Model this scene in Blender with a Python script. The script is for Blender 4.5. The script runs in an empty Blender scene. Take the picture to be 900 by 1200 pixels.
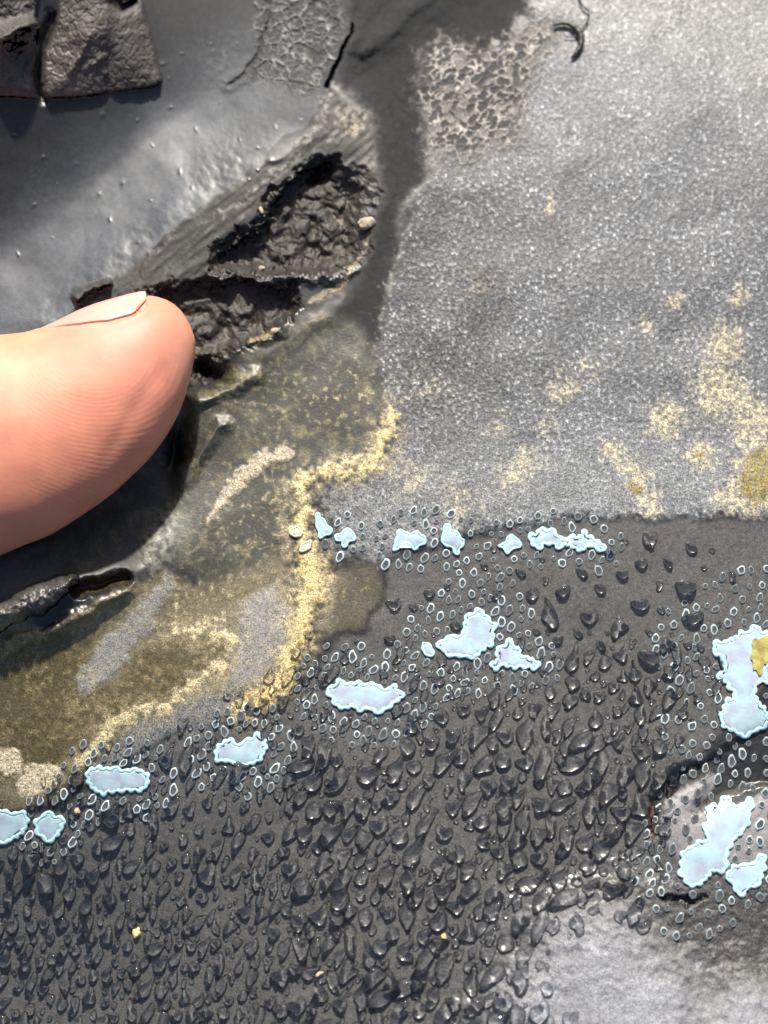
import bpy, bmesh, math, random
import numpy as np
from mathutils import Vector

# ------------------------------------------------------------------ camera, sky, sun, exposure (1 unit = 1 cm)
scene = bpy.context.scene
col = scene.collection
scene.unit_settings.system = 'METRIC'
scene.unit_settings.scale_length = 0.01
DIST, TILT, THALF = 11.0, math.radians(14.0), 0.3773
CAM = np.array([0.0, -DIST * math.sin(TILT), DIST * math.cos(TILT)])
cam_d = bpy.data.cameras.new('camera')
cam = bpy.data.objects.new('camera', cam_d)
col.objects.link(cam)
cam.location = CAM
cam.rotation_euler = (TILT, 0, 0)
cam_d.sensor_fit = 'VERTICAL'
cam_d.sensor_height = 24.0
cam_d.lens = 12.0 / THALF
cam_d.clip_start, cam_d.clip_end = 0.1, 2000.0
cam_d.dof.use_dof = True
cam_d.dof.focus_distance = 10.7
cam_d.dof.aperture_fstop = 0.16
scene.camera = cam

SUN_EL, SUN_AZ = math.radians(41), math.atan2(0.0, 1.0)      # azimuth from +y towards +x
sun_dir = Vector((math.sin(SUN_AZ) * math.cos(SUN_EL), math.cos(SUN_AZ) * math.cos(SUN_EL), math.sin(SUN_EL)))
world = bpy.data.worlds.new("World")
scene.world = world
world.use_nodes = True
wn = world.node_tree
bg = wn.nodes['Background']
sky = wn.nodes.new('ShaderNodeTexSky')
sky.sky_type = 'NISHITA'
sky.sun_disc = False
sky.sun_elevation = SUN_EL
sky.sun_rotation = SUN_AZ
sky.air_density = 1.0
sky.dust_density = 3.0
wn.links.new(sky.outputs[0], bg.inputs[0])
bg.inputs[1].default_value = 0.085
sun_d = bpy.data.lights.new('sun', 'SUN')
sun_d.energy = 5.0
sun_d.angle = math.radians(2.5)
sun_d.color = (1.0, 0.95, 0.87)
sun_d.cycles.is_caustics_light = True
sun = bpy.data.objects.new('sun', sun_d)
sun.rotation_euler = (-sun_dir).to_track_quat('-Z', 'Y').to_euler()
sun.location = (-8, 8, 20)
col.objects.link(sun)
vs = scene.view_settings
vs.view_transform, vs.look, vs.exposure, vs.gamma = 'Standard', 'None', 0.40, 1.0
vs.use_curve_mapping = False
scene.cycles.max_bounces = 8
scene.cycles.sample_clamp_indirect = 4.0

# ------------------------------------------------------------------ helpers
rng = np.random.default_rng(11)
R = random.Random(5)
CT, ST = math.cos(TILT), math.sin(TILT)

def ray(u, v):
    x = (np.asarray(u, float) - 450) / 600 * THALF
    y = (600 - np.asarray(v, float)) / 600 * THALF
    return x, y * CT + ST, y * ST - CT            # world direction of the sight line through a photo point

def at(u, v, z):
    dx, dy, dz = ray(u, v)
    t = (z - CAM[2]) / dz
    return CAM[0] + t * dx, CAM[1] + t * dy, z + 0 * t

def sstep(a, b, x):
    t = np.clip((x - a) / (b - a), 0, 1)
    return t * t * (3 - 2 * t)

def perlin(x, y, seed):
    g = np.random.default_rng(seed).random((256, 256)) * 2 * np.pi
    xi, yi = np.floor(x).astype(int), np.floor(y).astype(int)
    xf, yf = x - xi, y - yi
    fx, fy = xf * xf * xf * (xf * (xf * 6 - 15) + 10), yf * yf * yf * (yf * (yf * 6 - 15) + 10)
    def c(i, j):
        a = g[(xi + i) & 255, (yi + j) & 255]
        return np.cos(a) * (xf - i) + np.sin(a) * (yf - j)
    a = c(0, 0) * (1 - fx) + c(1, 0) * fx
    b = c(0, 1) * (1 - fx) + c(1, 1) * fx
    return (a * (1 - fy) + b * fy) * 1.5

def fbm(x, y, size, seed, oct=4, gain=0.5):
    s, a, n = 0, 1.0, 0
    for k in range(oct):
        s = s + a * perlin(x / size + 17.3 * k, y / size + 9.1 * k, seed + k)
        n += a
        a *= gain
        size *= 0.5
    return s / n

def voro(x, y, size, seed, jit=0.9):
    """distance to the border between cells (0 on a border) and a value per cell"""
    r = np.random.default_rng(seed)
    jx, jy, val = r.random((128, 128)), r.random((128, 128)), r.random((128, 128))
    x, y = x / size, y / size
    xi, yi = np.floor(x).astype(int), np.floor(y).astype(int)
    f1 = np.full(x.shape, 9.0); f2 = np.full(x.shape, 9.0); cv = np.zeros(x.shape)
    for i in (-1, 0, 1):
        for j in (-1, 0, 1):
            a, b = (xi + i) & 127, (yi + j) & 127
            d = np.hypot(xi + i + .5 + jit * (jx[a, b] - .5) - x, yi + j + .5 + jit * (jy[a, b] - .5) - y)
            near = d < f1
            f2 = np.where(near, f1, np.minimum(f2, d))
            cv = np.where(near, val[a, b], cv)
            f1 = np.where(near, d, f1)
    return (f2 - f1) * size, cv

# ------------------------------------------------------------------ the rubber sheet: one height field in cm, addressed in photo points
def axis(lo, hi, a, b, step):
    core = np.arange(a, b + .1, step)
    left, right, s, p = [], [], step, a
    while p > lo:
        s = min(s * 1.12, 14); p -= s; left.append(p)
    s, p = step, core[-1]
    while p < hi:
        s = min(s * 1.12, 14); p += s; right.append(p)
    return np.array(left[::-1] + list(core) + right)

us, vs_ = axis(-420, 1320, -12, 912, 1.34), axis(-420, 1560, -12, 1212, 1.34)
NU, NV = len(us), len(vs_)
U, V = np.meshgrid(us, vs_)
n1 = fbm(U, V, 60, 1); n2 = fbm(U, V, 18, 21); n3 = fbm(U, V, 7, 41, 3); n4 = fbm(U, V, 120, 61, 3)
nfine = fbm(U, V, 4.6, 81, 2, .9)
WU, WV = U + 9 * fbm(U, V, 34, 101), V + 9 * fbm(U, V, 34, 121)     # warped copies for ragged outlines
WU2, WV2 = WU + 5 * fbm(U, V, 10, 131), WV + 5 * fbm(U, V, 10, 141)

def sd(poly, warp=0, far=160):
    """signed distance to a polygon, positive inside, in photo points"""
    X, Y = (U, V) if warp == 0 else (WU, WV) if warp == 1 else (WU2, WV2)
    p = np.array(poly, float)
    iu = np.where((us > p[:, 0].min() - far) & (us < p[:, 0].max() + far))[0]
    iv = np.where((vs_ > p[:, 1].min() - far) & (vs_ < p[:, 1].max() + far))[0]
    out = np.full(U.shape, -float(far))
    if len(iu) == 0 or len(iv) == 0: return out
    sl = (slice(iv[0], iv[-1] + 1), slice(iu[0], iu[-1] + 1))
    x, y = X[sl], Y[sl]
    d = np.full(x.shape, 1e9); ins = np.zeros(x.shape, bool)
    for (ax, ay), (bx, by) in zip(p, np.roll(p, -1, 0)):
        ex, ey = bx - ax, by - ay
        t = np.clip(((x - ax) * ex + (y - ay) * ey) / (ex * ex + ey * ey + 1e-9), 0, 1)
        d = np.minimum(d, (x - ax - t * ex) ** 2 + (y - ay - t * ey) ** 2)
        if ay != by:
            ins ^= ((ay > y) != (by > y)) & (x < (bx - ax) * (y - ay) / (by - ay) + ax)
    d = np.sqrt(d)
    out[sl] = np.clip(np.where(ins, d, -d), -far, None)
    return out

def line(pts, warp=0, far=120):
    """pts (u, v, half width): distance to the stroke's edge, positive inside"""
    X, Y = (U, V) if warp == 0 else (WU, WV) if warp == 1 else (WU2, WV2)
    p = np.array(pts, float)
    out = np.full(U.shape, -float(far))
    iu = np.where((us > p[:, 0].min() - far) & (us < p[:, 0].max() + far))[0]
    iv = np.where((vs_ > p[:, 1].min() - far) & (vs_ < p[:, 1].max() + far))[0]
    if len(iu) == 0 or len(iv) == 0: return out
    sl = (slice(iv[0], iv[-1] + 1), slice(iu[0], iu[-1] + 1))
    x, y = X[sl], Y[sl]
    best = np.full(x.shape, -float(far))
    for (ax, ay, wa), (bx, by, wb) in zip(p[:-1], p[1:]):
        ex, ey = bx - ax, by - ay
        t = np.clip(((x - ax) * ex + (y - ay) * ey) / (ex * ex + ey * ey + 1e-9), 0, 1)
        best = np.maximum(best, wa + (wb - wa) * t - np.hypot(x - ax - t * ex, y - ay - t * ey))
    out[sl] = best
    return out

def blob(cx, cy, rx, ry=None, rot=0, warp=1):
    X, Y = (U, V) if warp == 0 else (WU, WV) if warp == 1 else (WU2, WV2)
    ry = ry or rx
    c, s = math.cos(math.radians(rot)), math.sin(math.radians(rot))
    dx, dy = X - cx, Y - cy
    return np.exp(-(((dx * c + dy * s) / rx) ** 2 + ((-dx * s + dy * c) / ry) ** 2))

alb = np.empty(U.shape + (3,)); alb[:] = (0.020, 0.020, 0.022)
rough = np.full(U.shape, 0.42)
grain = np.full(U.shape, 0.10)
H = 0.02 * n4

def lay(color, m, r=None, g=None):
    global alb, rough, grain
    m = np.clip(m, 0, 1)
    alb = alb * (1 - m[..., None]) + np.array(color) * m[..., None]
    if r is not None: rough = rough * (1 - m) + r * m
    if g is not None: grain = grain * (1 - m) + g * m

# --- outlines of the large regions
DRY = [(626, -500), (1400, -500), (1400, 604), (760, 604), (700, 606), (672, 603), (640, 612), (560, 614), (470, 640), (440, 655), (395, 640), (380, 585),
       (430, 560), (457, 525), (462, 482), (444, 430), (448, 390), (462, 330), (482, 270), (496, 225), (520, 196), (560, 168), (592, 120), (600, 60), (622, 25)]
CAV1 = [(250, 300), (262, 286), (300, 264), (312, 240), (332, 215), (360, 192), (396, 184), (404, 196), (432, 205), (441, 232), (432, 270), (426, 300), (400, 325), (350, 316), (300, 320), (255, 322)]
CAV2 = [(168, 345), (205, 333), (250, 328), (300, 332), (345, 338), (352, 362), (318, 390), (270, 415), (240, 440), (215, 450), (200, 400)]
FLAP = [(88, 352), (100, 334), (150, 316), (210, 270), (250, 236), (340, 180), (372, 140), (385, 100), (398, 118), (425, 130), (436, 160), (440, 205), (404, 194), (396, 182), (360, 190), (330, 214), (310, 239), (298, 262), (262, 283), (250, 298), (246, 322), (240, 336), (175, 342), (100, 364)]
SCRAP_L = [(-90, -90), (58, -90), (42, 20), (46, 32), (44, 60), (40, 85), (47, 118), (20, 115), (-90, 112)]
SCRAP_R = [(50, 117), (47, 95), (52, 60), (65, 30), (75, -60), (130, -60), (166, 0), (178, 40), (187, 80), (190, 95), (183, 102), (140, 108), (90, 115)]

# --- shapes: the bulge that rises to the tear and falls into it
ax_, ay_, bx_, by_ = 95, 345, 400, 95
ln = math.hypot(bx_ - ax_, by_ - ay_)
dline = ((bx_ - ax_) * (V - ay_) - (by_ - ay_) * (U - ax_)) / ln      # negative on the upper left
dline = dline + (11 * n1 + 4 * n2) * np.exp(-((dline - 5) / 26) ** 2)
along = ((bx_ - ax_) * (U - ax_) + (by_ - ay_) * (V - ay_)) / ln
ramp = 1 / (1 + np.exp(-(dline + 24) / 14))
fade = sstep(470, 250, along) * sstep(-700, -350, along)
down = sstep(250, 20, dline)
H = H + 0.12 * ramp * down * fade
rise = np.maximum(0, -dline - 85)
H = H + .0069 * .42 * (rise ** 2 / (rise + 40)) * sstep(430, 230, along) * sstep(-900, -500, dline)
H = H + 0.006 * n1 * sstep(-200, -60, dline) * (dline < 60) * fade

sdry = sd(DRY, 2)
dry = sstep(-15, 13, sdry + 12 * n3 + 9 * nfine + 10 * n2)
scav1, scav2, sflap = sd(CAV1, 2), sd(CAV2, 2), sd(FLAP, 1)
cav1, cav2 = np.clip((scav1 + 9 * n2 + 4 * n3 + 7) / (19 + 26 * sstep(350, 430, U)), 0, 1), sstep(-7, 12, scav2 + 9 * n2 + 4 * n3)
cav = np.maximum(cav1, cav2)
flap = sstep(-5, 4, sflap) * (1 - cav)

# --- the smooth dark channel and dusty plain
lay((0.017, 0.017, 0.018), np.ones(U.shape), 0.34, 0.06)
lay((0.024, 0.024, 0.025), sstep(-30, 20, sd([(120, -300), (420, -300), (405, 80), (365, 150), (300, 175), (250, 150), (190, 130), (150, 60)], 1)), .80, .1)
sheen_band = sstep(-190, -40, dline) * (dline < 10) * fade
lay((0.095, 0.106, 0.120), 0.85 * sheen_band * (0.75 + 0.5 * n1), 0.50, 0.06)  # sky sheen along the fold, painted as bluish albedo
chan = sd([(405, -300), (640, -300), (640, 0), (600, 55), (560, 72), (505, 65), (495, 160), (500, 205), (470, 240), (462, 330), (440, 430), (400, 440), (330, 420), (420, 330), (445, 230), (430, 130), (395, 95), (408, 50)], 2)
lay((0.022, 0.022, 0.022), sstep(-12, 12, chan + 6 * n2), 0.95, 0.15)
H = H - 0.05 * sstep(-10, 40, chan) * sstep(380, 230, V)

sparkle = sstep(0.10, 0.65, nfine)  # white sparkle of the gritty surface, painted into the albedo
dn = 0.5 + 0.5 * np.clip(n1 * 1.1 + 0.5 * n2, -1, 1)
greyv = 0.012 + 0.060 * dn + .05 * sstep(470, 720, U) + .05 * sstep(260, 20, V) + .05 * sstep(420, 600, V)
lay((0.02, 0.02, 0.02), dry, 0.5, 0.75)
alb += (dry * (greyv - .02 + (0.14 + .34 * sstep(-.5, .6, n2 + n1)) * sparkle - .045 * sstep(.0, -.5, nfine)))[..., None] * np.array((.94, .99, 1.06))
lay((0.46, 0.42, 0.36), dry * np.clip(blob(760, -20, 220, 75) + .5 * blob(900, 90, 120, 60), 0, 1) * (0.22 + 0.6 * sparkle + .3 * n2))
lay((0.23, 0.235, 0.23), dry * sstep(430, 600, V) * (0.35 + .4 * n2 + .4 * sparkle))
H = H + dry * (0.0030 * nfine + 0.0012 * n3)
# pale crazed skin where the dusty plain meets the dark channel
vb, vc = voro(WU2 + .5 * WV2, WV2, 10, 3)
craze = np.maximum(sstep(-22, 16, 16 * n2 + 9 * n3 + sd([(500, 60), (530, 50), (560, 66), (590, 55), (625, 20), (660, 30), (630, 75), (612, 120), (604, 165), (570, 170), (545, 185), (525, 170), (508, 178), (498, 120)], 2)), 0)
lay((0.045, 0.043, 0.041), craze * 0.9, 0.85, 0.4)
lay((0.54, 0.49, 0.43), craze * sstep(2.4, .3, vb + 1.2 * n3) * sstep(-.45, .25, n2 + .6 * n3))
lay((0.22, 0.20, 0.18), craze * sstep(.62, .8, vc) * .8)
H = H + craze * (0.008 * sstep(3.5, .5, vb) - 0.004)
for b in [(553, 190, 16, 6, -25), (548, 230, 14, 6, 25), (532, 135, 10, 5, 40), (610, 30, 16, 10, 60), (592, 60, 12, 8, 20), (580, 48, 9, 6, 0), (666, 152, 3, 12, -10), (540, 250, 10, 4, 20)]:
    lay((0.025, 0.024, 0.023), sstep(.3, .75, blob(*b, warp=2)), 0.5, .3)
lay((0.27, 0.25, 0.21), sstep(6, 0, np.abs(sdry + 6)) * sstep(200, 260, V) * sstep(520, 440, V) * sstep(-.2, .4, n2) * .6)

# --- tan freckles and olive spots on the plain
freck = np.zeros(U.shape)
for x, y, r, a in [(850, 405, 26, .9), (842, 455, 34, 1), (868, 470, 22, .9), (780, 492, 24, 1), (820, 532, 20, .9), (718, 530, 16, .9), (748, 562, 18, 1.1), (735, 548, 14, .9), (885, 500, 30, 1),
                   (895, 545, 40, 1), (660, 455, 22, .6), (618, 542, 20, .7), (640, 500, 14, .5), (865, 347, 13, .8), (793, 355, 12, .8), (757, 380, 12, .7), (600, 560, 24, .6), (760, 590, 20, .8),
                   (690, 430, 24, .4), (585, 500, 22, .4), (500, 460, 30, .35), (540, 590, 30, .5), (480, 560, 30, .5), (870, 590, 40, .8), (560, 330, 26, .3), (1000, 500, 60, 1), (1100, 560, 60, 1)]:
    freck = np.maximum(freck, a * blob(x, y, r, warp=2))
freck = np.maximum(freck, blob(645, 238, 4, 17, 12, 1))
freck = np.maximum(freck, .7 * blob(640, 250, 9, 5, 12, 1))
fm = dry * np.clip(sstep(.12, .95, 1.05 * freck * (1 + .5 * n2) + .22 * n3 + .15 * nfine + .22 * n2 * sstep(300, 480, V)), 0, 1)
lay((0.50, 0.43, 0.27), fm * (.25 + .7 * sstep(-.25, .35, nfine + .7 * n3)), .6, 1.0)
ol = np.maximum(blob(888, 556, 24, 40, 10, 2), np.maximum(.9 * blob(744, 572, 13, 9, 30, 2), .8 * blob(822, 532, 9, 5, 0, 2)))
oln = sstep(.35, .7, ol + .1 * n3)
lay((0.20, 0.15, 0.025), oln * (0.55 + .45 * sstep(-.3, .3, n3)), .5, .9)
lay((0.10, 0.07, 0.01), oln * sstep(.1, .4, n2), .5, .9)

# --- wet plain below the waterline
WET = [(1400, 607), (700, 607), (655, 606), (640, 612), (590, 618), (520, 640), (478, 646), (455, 660), (450, 690), (430, 735), (395, 745), (360, 800), (300, 850), (230, 850), (180, 870), (110, 920), (60, 950), (-100, 965), (-500, 1010), (-500, 1700), (1400, 1700)]
swet = sd(WET, 1, 400)
wet = sstep(-4, 6, swet)
lay((0.092, 0.089, 0.084), wet, .22, .16)
alb += (wet * (0.022 * sstep(.15, .7, nfine) + 0.02 * n1))[..., None]
H = H - .012 * wet + wet * .0025 * n3
lay((0.014, 0.014, 0.014), line([(456, 652, 1), (450, 660, 2.2), (450, 678, 1.5)], 1) > 0)
# --- olive slime at the middle and left
O1 = [(212, 470), (300, 410), (380, 360), (425, 395), (440, 440), (452, 490), (430, 530), (360, 550), (345, 590), (340, 640), (300, 668), (250, 682), (215, 660), (205, 600), (196, 540)]
o1 = sstep(-14, 10, sd(O1, 2))
lay((0.040, 0.040, 0.028), o1, .42, .35)
lay((0.075, 0.070, 0.035), o1 * sstep(0, .6, n2 + .4 * n1), .5, .5)
O3 = [(-300, 750), (0, 700), (60, 745), (130, 700), (190, 672), (240, 690), (325, 650), (345, 690), (340, 770), (300, 830), (250, 845), (190, 850), (140, 855), (110, 890), (60, 935), (0, 950), (-300, 990)]
o3 = sstep(-10, 10, sd(O3, 2))
lay((0.140, 0.118, 0.068), o3, .42, .35)
lay((0.22, 0.185, 0.11), o3 * sstep(-.3, .9, .6 * n3 + .9 * n2 + .4 * n1) * .8, .45, .4)
blk_ = sstep(-20, 14, sd([(-300, 640), (0, 640), (120, 590), (175, 540), (205, 500), (214, 560), (190, 600), (160, 650), (150, 665), (80, 668), (40, 690), (0, 712), (-300, 740)], 1))
def silt(m, c=(0.62, 0.50, 0.26), amt=.95):
    lay(c, m * amt, .62, 1.0)
O3d = [(-300, 770), (40, 742), (110, 745), (95, 800), (130, 810), (165, 765), (200, 750), (240, 744), (270, 748), (267, 772), (238, 797), (188, 828), (142, 838), (108, 872), (60, 905), (0, 915), (-300, 950)]
o3d = sstep(-8, 8, sd(O3d, 2))
lay((0.085, 0.069, 0.032), o3d, .38, .35)
lay((0.15, 0.12, 0.055), o3d * sstep(-.05, .6, n3 + .5 * n1), .5, .8)
o2 = sstep(-10, 8, sd([(370, 690), (400, 668), (440, 660), (448, 700), (420, 735), (375, 745)], 2))
lay((0.060, 0.052, 0.030), o2, .45, .4)
lay((0.30, 0.22, 0.05), o2 * sstep(.25, .6, n3) * blob(400, 690, 30, 30), .5, .6)
# grey dusty inlets among the slime
g1 = sstep(-9, 6, line([(197, 688, 7), (165, 725, 15), (125, 775, 16), (100, 803, 8)], 2))
lay((0.25, 0.25, 0.24), g1 * .7, .42, .5)
g2 = sstep(-10, 8, sd([(282, 712), (325, 690), (335, 720), (335, 765), (300, 805), (262, 815), (272, 775), (280, 745)], 2))
lay((0.24, 0.24, 0.235), g2 * .7, .42, .5)
g3 = sstep(-10, 10, sd([(150, 850), (240, 812), (285, 800), (270, 840), (235, 862), (190, 862), (130, 905), (112, 900)], 2))
lay((0.15, 0.15, 0.145), g3 * .9, .42, .7)
H = H + .012 * (g1 + g2)
# tan silt lines, left behind where water dried
main = line([(457, 482, 1), (451, 510, 5), (437, 538, 6), (402, 553, 5), (362, 556, 4), (350, 575, 3), (352, 610, 6), (358, 640, 10), (366, 680, 13), (356, 720, 11), (346, 760, 8), (330, 795, 10), (298, 823, 11), (284, 834, 5)], 2)
mm = sstep(-10, 9, main + 8 * n3 + 13 * n2 + 4 * nfine)
finger_silt = line([(337, 528, 8), (312, 535, 8), (286, 555, 9), (263, 585, 6), (246, 612, 3)], 1)
fs = sstep(-4, 5, finger_silt + 4 * n3 + 4 * n2)
edge = line([(205, 742, 2), (240, 742, 3.5), (263, 742, 4), (271, 752, 4), (262, 775, 4), (236, 797, 4.5), (190, 828, 5), (152, 838, 5.5), (131, 850, 6), (110, 880, 7), (93, 897, 4)], 1)
es = .95 * sstep(-5, 6, edge + 5 * n3 + 9 * n2)
corner = np.maximum(sstep(.35, .6, blob(45, 915, 34, 24, -20, 2) + .1 * n3), sstep(.35, .6, blob(8, 893, 20, 18, 0, 2) + .1 * n3))
corner = np.maximum(corner, sstep(.35, .6, blob(-60, 930, 60, 26, 0, 2) + .1 * n3))
halo = np.maximum(sstep(-34, 6, main + 10 * n2), .8 * sstep(-26, 4, edge + 8 * n2))
lay((0.30, 0.245, 0.145), halo * .95 * sstep(-.7, .5, n3 + n2) * (1 - sstep(-5, 5, swet) * .6), .5, .8)
sp = sstep(.15, .5, n3 + .4 * n2) * np.clip(blob(415, 455, 40, 40) + blob(230, 715, 60, 30) + .8 * blob(300, 600, 60, 60) + .6 * blob(330, 470, 70, 40), 0, 1)
silt(sp * (1 - cav), (0.42, 0.36, 0.20), .75)
vein = sstep(.10, .0, np.abs(fbm(WU2, WV2, 46, 611, 3))) * np.clip(o1 + o3 + g3, 0, 1) * (1 - blk_) * np.clip(.4 + n1, 0, 1)
lay((0.36, 0.29, 0.15), vein * .4, .5, .5)
silt(mm, (0.56, 0.44, 0.21))
lay((0.30, 0.22, 0.05), mm * sstep(.0, .5, n3 - .2 * n2) * sstep(620, 660, V), .6, 1)
silt(fs, (0.44, 0.36, 0.25), .9)
silt(es, (0.48, 0.40, 0.22))
silt(corner, (0.48, 0.41, 0.28))
silt_mask = np.maximum.reduce([mm, fs, es, corner])
H = H + .007 * silt_mask * (1 + .7 * n3)
# whitish fuzz under the finger, near-black tone beside it
lay((0.26, 0.27, 0.19), np.clip(blob(182, 622, 24, 40, 15, 2) * 1.2, 0, 1) * sstep(-.5, .3, n3 + n2) * .9, .5, .7)
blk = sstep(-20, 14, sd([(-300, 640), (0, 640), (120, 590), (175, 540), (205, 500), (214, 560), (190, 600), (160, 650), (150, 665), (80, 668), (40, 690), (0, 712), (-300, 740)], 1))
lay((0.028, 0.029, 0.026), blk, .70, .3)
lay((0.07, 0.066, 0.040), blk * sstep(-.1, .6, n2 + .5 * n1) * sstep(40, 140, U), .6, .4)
H = H - .04 * blk + .26 * blob(30, 700, 150, 55, -15, 0)
lay((0.07, 0.076, 0.085), sstep(-8, 10, line([(-80, 690, 20), (10, 655, 14), (45, 640, 2)], 1)), .45, .1)
H = H + .10 * sstep(-40, 10, line([(-80, 690, 20), (10, 660, 14), (45, 640, 2)], 1))
# the small roll with its hollow
roll = line([(-120, 790, 20), (0, 722, 14), (40, 702, 14), (72, 688, 11), (84, 684, 6)], 1)
rr = np.clip((roll + 4) / 18, 0, 1)
H = H + .14 * np.sqrt(rr * (2 - rr)) * (1 + .2 * n3)
lay((0.085, 0.080, 0.075), sstep(-2, 6, roll) * (0.6 + .5 * n2), .4, .4)
roll2 = line([(-120, 800, 8), (0, 762, 7), (60, 738, 6), (110, 715, 4), (150, 690, 3)], 1)
H = H + .06 * sstep(-10, 5, roll2)
lay((0.17, 0.14, 0.07), sstep(-4, 4, roll2) * sstep(-.3, .3, n3) * .8, .5, .6)
hol = line([(92, 692, 7), (112, 686, 8), (150, 676, 4)], 1)
H = H - .15 * sstep(-6, 7, hol)
lay((0.05, 0.03, 0.008), sstep(-3, 4, hol), .5, .4)
# --- the tear: torn flap, cavity, crack
fibre = .6 * perlin((WU * .83 + WV * .55) / 5, (WV * .83 - WU * .55) / 34, 301) + .5 * n3
lay((0.026, 0.024, 0.022), flap, .68, .4)
lay((0.048, 0.042, 0.034), flap * sstep(.15, .5, fibre) * .7, .45, .5)
crest = sstep(-4, 2, line([(395, 95, 3), (375, 140, 5), (350, 178, 4), (300, 222, 2.5), (262, 250, 2)], 2))
lay((0.17, 0.155, 0.13), crest * sstep(-.3, .4, n3) * .8, .45, .9)
lay((0.26, 0.21, 0.14), np.clip(blob(415, 143, 20, 15, 20, 2) * 1.2, 0, 1) * sstep(-.5, .3, n3) * .85, .5, .9)
lay((0.10, 0.09, 0.065), blob(432, 205, 12, 34, 0, 2) * .8, .5, .8)
H = H + flap * (.003 * fibre + .005 * n2 + .015 * perlin(dline / 17 + .9 * n1 + .4 * n2, along / 80, 333) + .005 * perlin(dline / 6, along / 60, 334)) + .06 * sstep(-2, 6, line([(255, 302, 5), (300, 268, 5), (320, 235, 5), (352, 200, 4)], 2))
tip = line([(92, 352, 6), (100, 340, 6), (125, 333, 4)], 1)
H = H + .10 * sstep(-3, 5, tip)
rag = fbm(WU, WV, 22, 401, 4, .5)
H = H - cav1 * (.16 + .07 * rag) - cav2 * (.13 + .06 * rag)
lay((0.020, 0.016, 0.012), sstep(0, .5, cav), .6, .8)
lay((0.052, 0.039, 0.024), cav * sstep(-.05, .5, rag + .4 * n3 + .3 * n2) * .75, .5, .8)
lay((0.075, 0.065, 0.045), cav1 * blob(410, 250, 28, 60) * sstep(-.2, .4, n2) * .8, .5, .8)
mid = line([(246, 322, 0), (300, 326, 2), (350, 322, 3), (388, 326, 4), (410, 318, 2)], 2) + 4 * n3
H = H + .05 * sstep(-9, 7, mid)
lay((0.055, 0.050, 0.044), sstep(-2, 5, mid) * .8, .5, .7)
lay((0.32, 0.29, 0.24), sstep(0, 3, mid) * sstep(.3, .6, n3 + .4 * n2), .4, .8)
lay((0.34, 0.28, 0.16), sstep(-2, 4, line([(362, 352, 2), (382, 345, 4), (402, 335, 3), (420, 300, 2), (436, 275, 1)], 2) + 3 * n3) * .8, .5, .9)
lay((0.30, 0.24, 0.12), sstep(-1, 4, line([(292, 402, 4), (312, 392, 4), (330, 385, 2)], 2) + 4 * n3) * .8, .5, .9)
for x, y, rx, ry, ro, dp in [(246, 440, 20, 13, -10, .22), (205, 530, 12, 34, 10, .18), (372, 205, 20, 9, -25, .10)]:
    b = blob(x, y, rx, ry, ro, 1)
    H = H - dp * b
    lay((0.008, 0.007, 0.006), sstep(.35, .8, b), .5, .2)
for x0, y0, x1, y1, w, hgt in [(232, 420, 330, 385, 6, .05), (228, 470, 300, 440, 8, .05), (215, 560, 260, 500, 8, .05), (300, 420, 420, 350, 14, .012)]:
    H = H + hgt * sstep(-10, w, line([(x0, y0, w), (x1, y1, w * .6)], 1))
slit = line([(414, 26, .6), (405, 50, 1.4), (396, 68, 2.0), (390, 84, 3.0), (384, 102, 1.6)], 1)
slit_m = sstep(-1.2, 1.2, slit)
H = H - .12 * slit_m + .007 * sstep(-9, -2, slit) * (1 - slit_m)
lay((0.006, 0.006, 0.006), slit_m, .6, .1)
# crackled film at the top middle
ckm = sstep(-10, 8, sd([(312, -300), (400, -300), (404, 30), (385, 88), (360, 112), (330, 100), (288, 96), (300, 62)], 1))
ckv, _ = voro(WU2, WV2 * 1.5, 24, 7)
ck2, _ = voro(WU2 * 1.0 + 40, WV2 * 1.7, 11, 8)
lay((0.036, 0.036, 0.036), ckm * .8, .8, .3)
lay((0.20, 0.195, 0.18), ckm * np.maximum(sstep(2.2, .5, ckv), .6 * sstep(1.6, .4, ck2)) * sstep(-.5, .3, n1 + n2) * .9, .4, .5)
H = H + .012 * ckm * np.maximum(sstep(3, .5, ckv), .5 * sstep(2.5, .4, ck2))
film = np.clip(blob(260, 75, 30, 34) + blob(300, 140, 60, 30, -20) + .8 * blob(255, 190, 50, 22, -35), 0, 1)
lay((0.08, 0.08, 0.077), film * sstep(.05, .5, n3 + .6 * n2) * .75, .7, .5)
H = H + film * (.003 * n2 + .003 * n3)
crs = line([(312, -40, 1.5), (313, 30, 1.8), (301, 65, 2.4), (290, 86, 2.4), (268, 98, 1.2)], 1)
H = H - .018 * sstep(-3, 1.5, crs) + .008 * sstep(-14, -3, crs) * (U < 312)
lay((0.012, 0.012, 0.012), sstep(-1.5, 1, crs) * .8)
for pts in [[(425, 60, 4), (520, -20, 6)], [(408, 60, 3), (425, 20, 4), (470, -30, 6)]]:
    H = H + .02 * sstep(-8, 3, line(pts, 1))
H = H + .05 * sstep(-30, 10, line([(430, 50, 8), (480, 20, 10), (560, -60, 20)], 1)) + .003 * sstep(0, 20, chan) * n2
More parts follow.
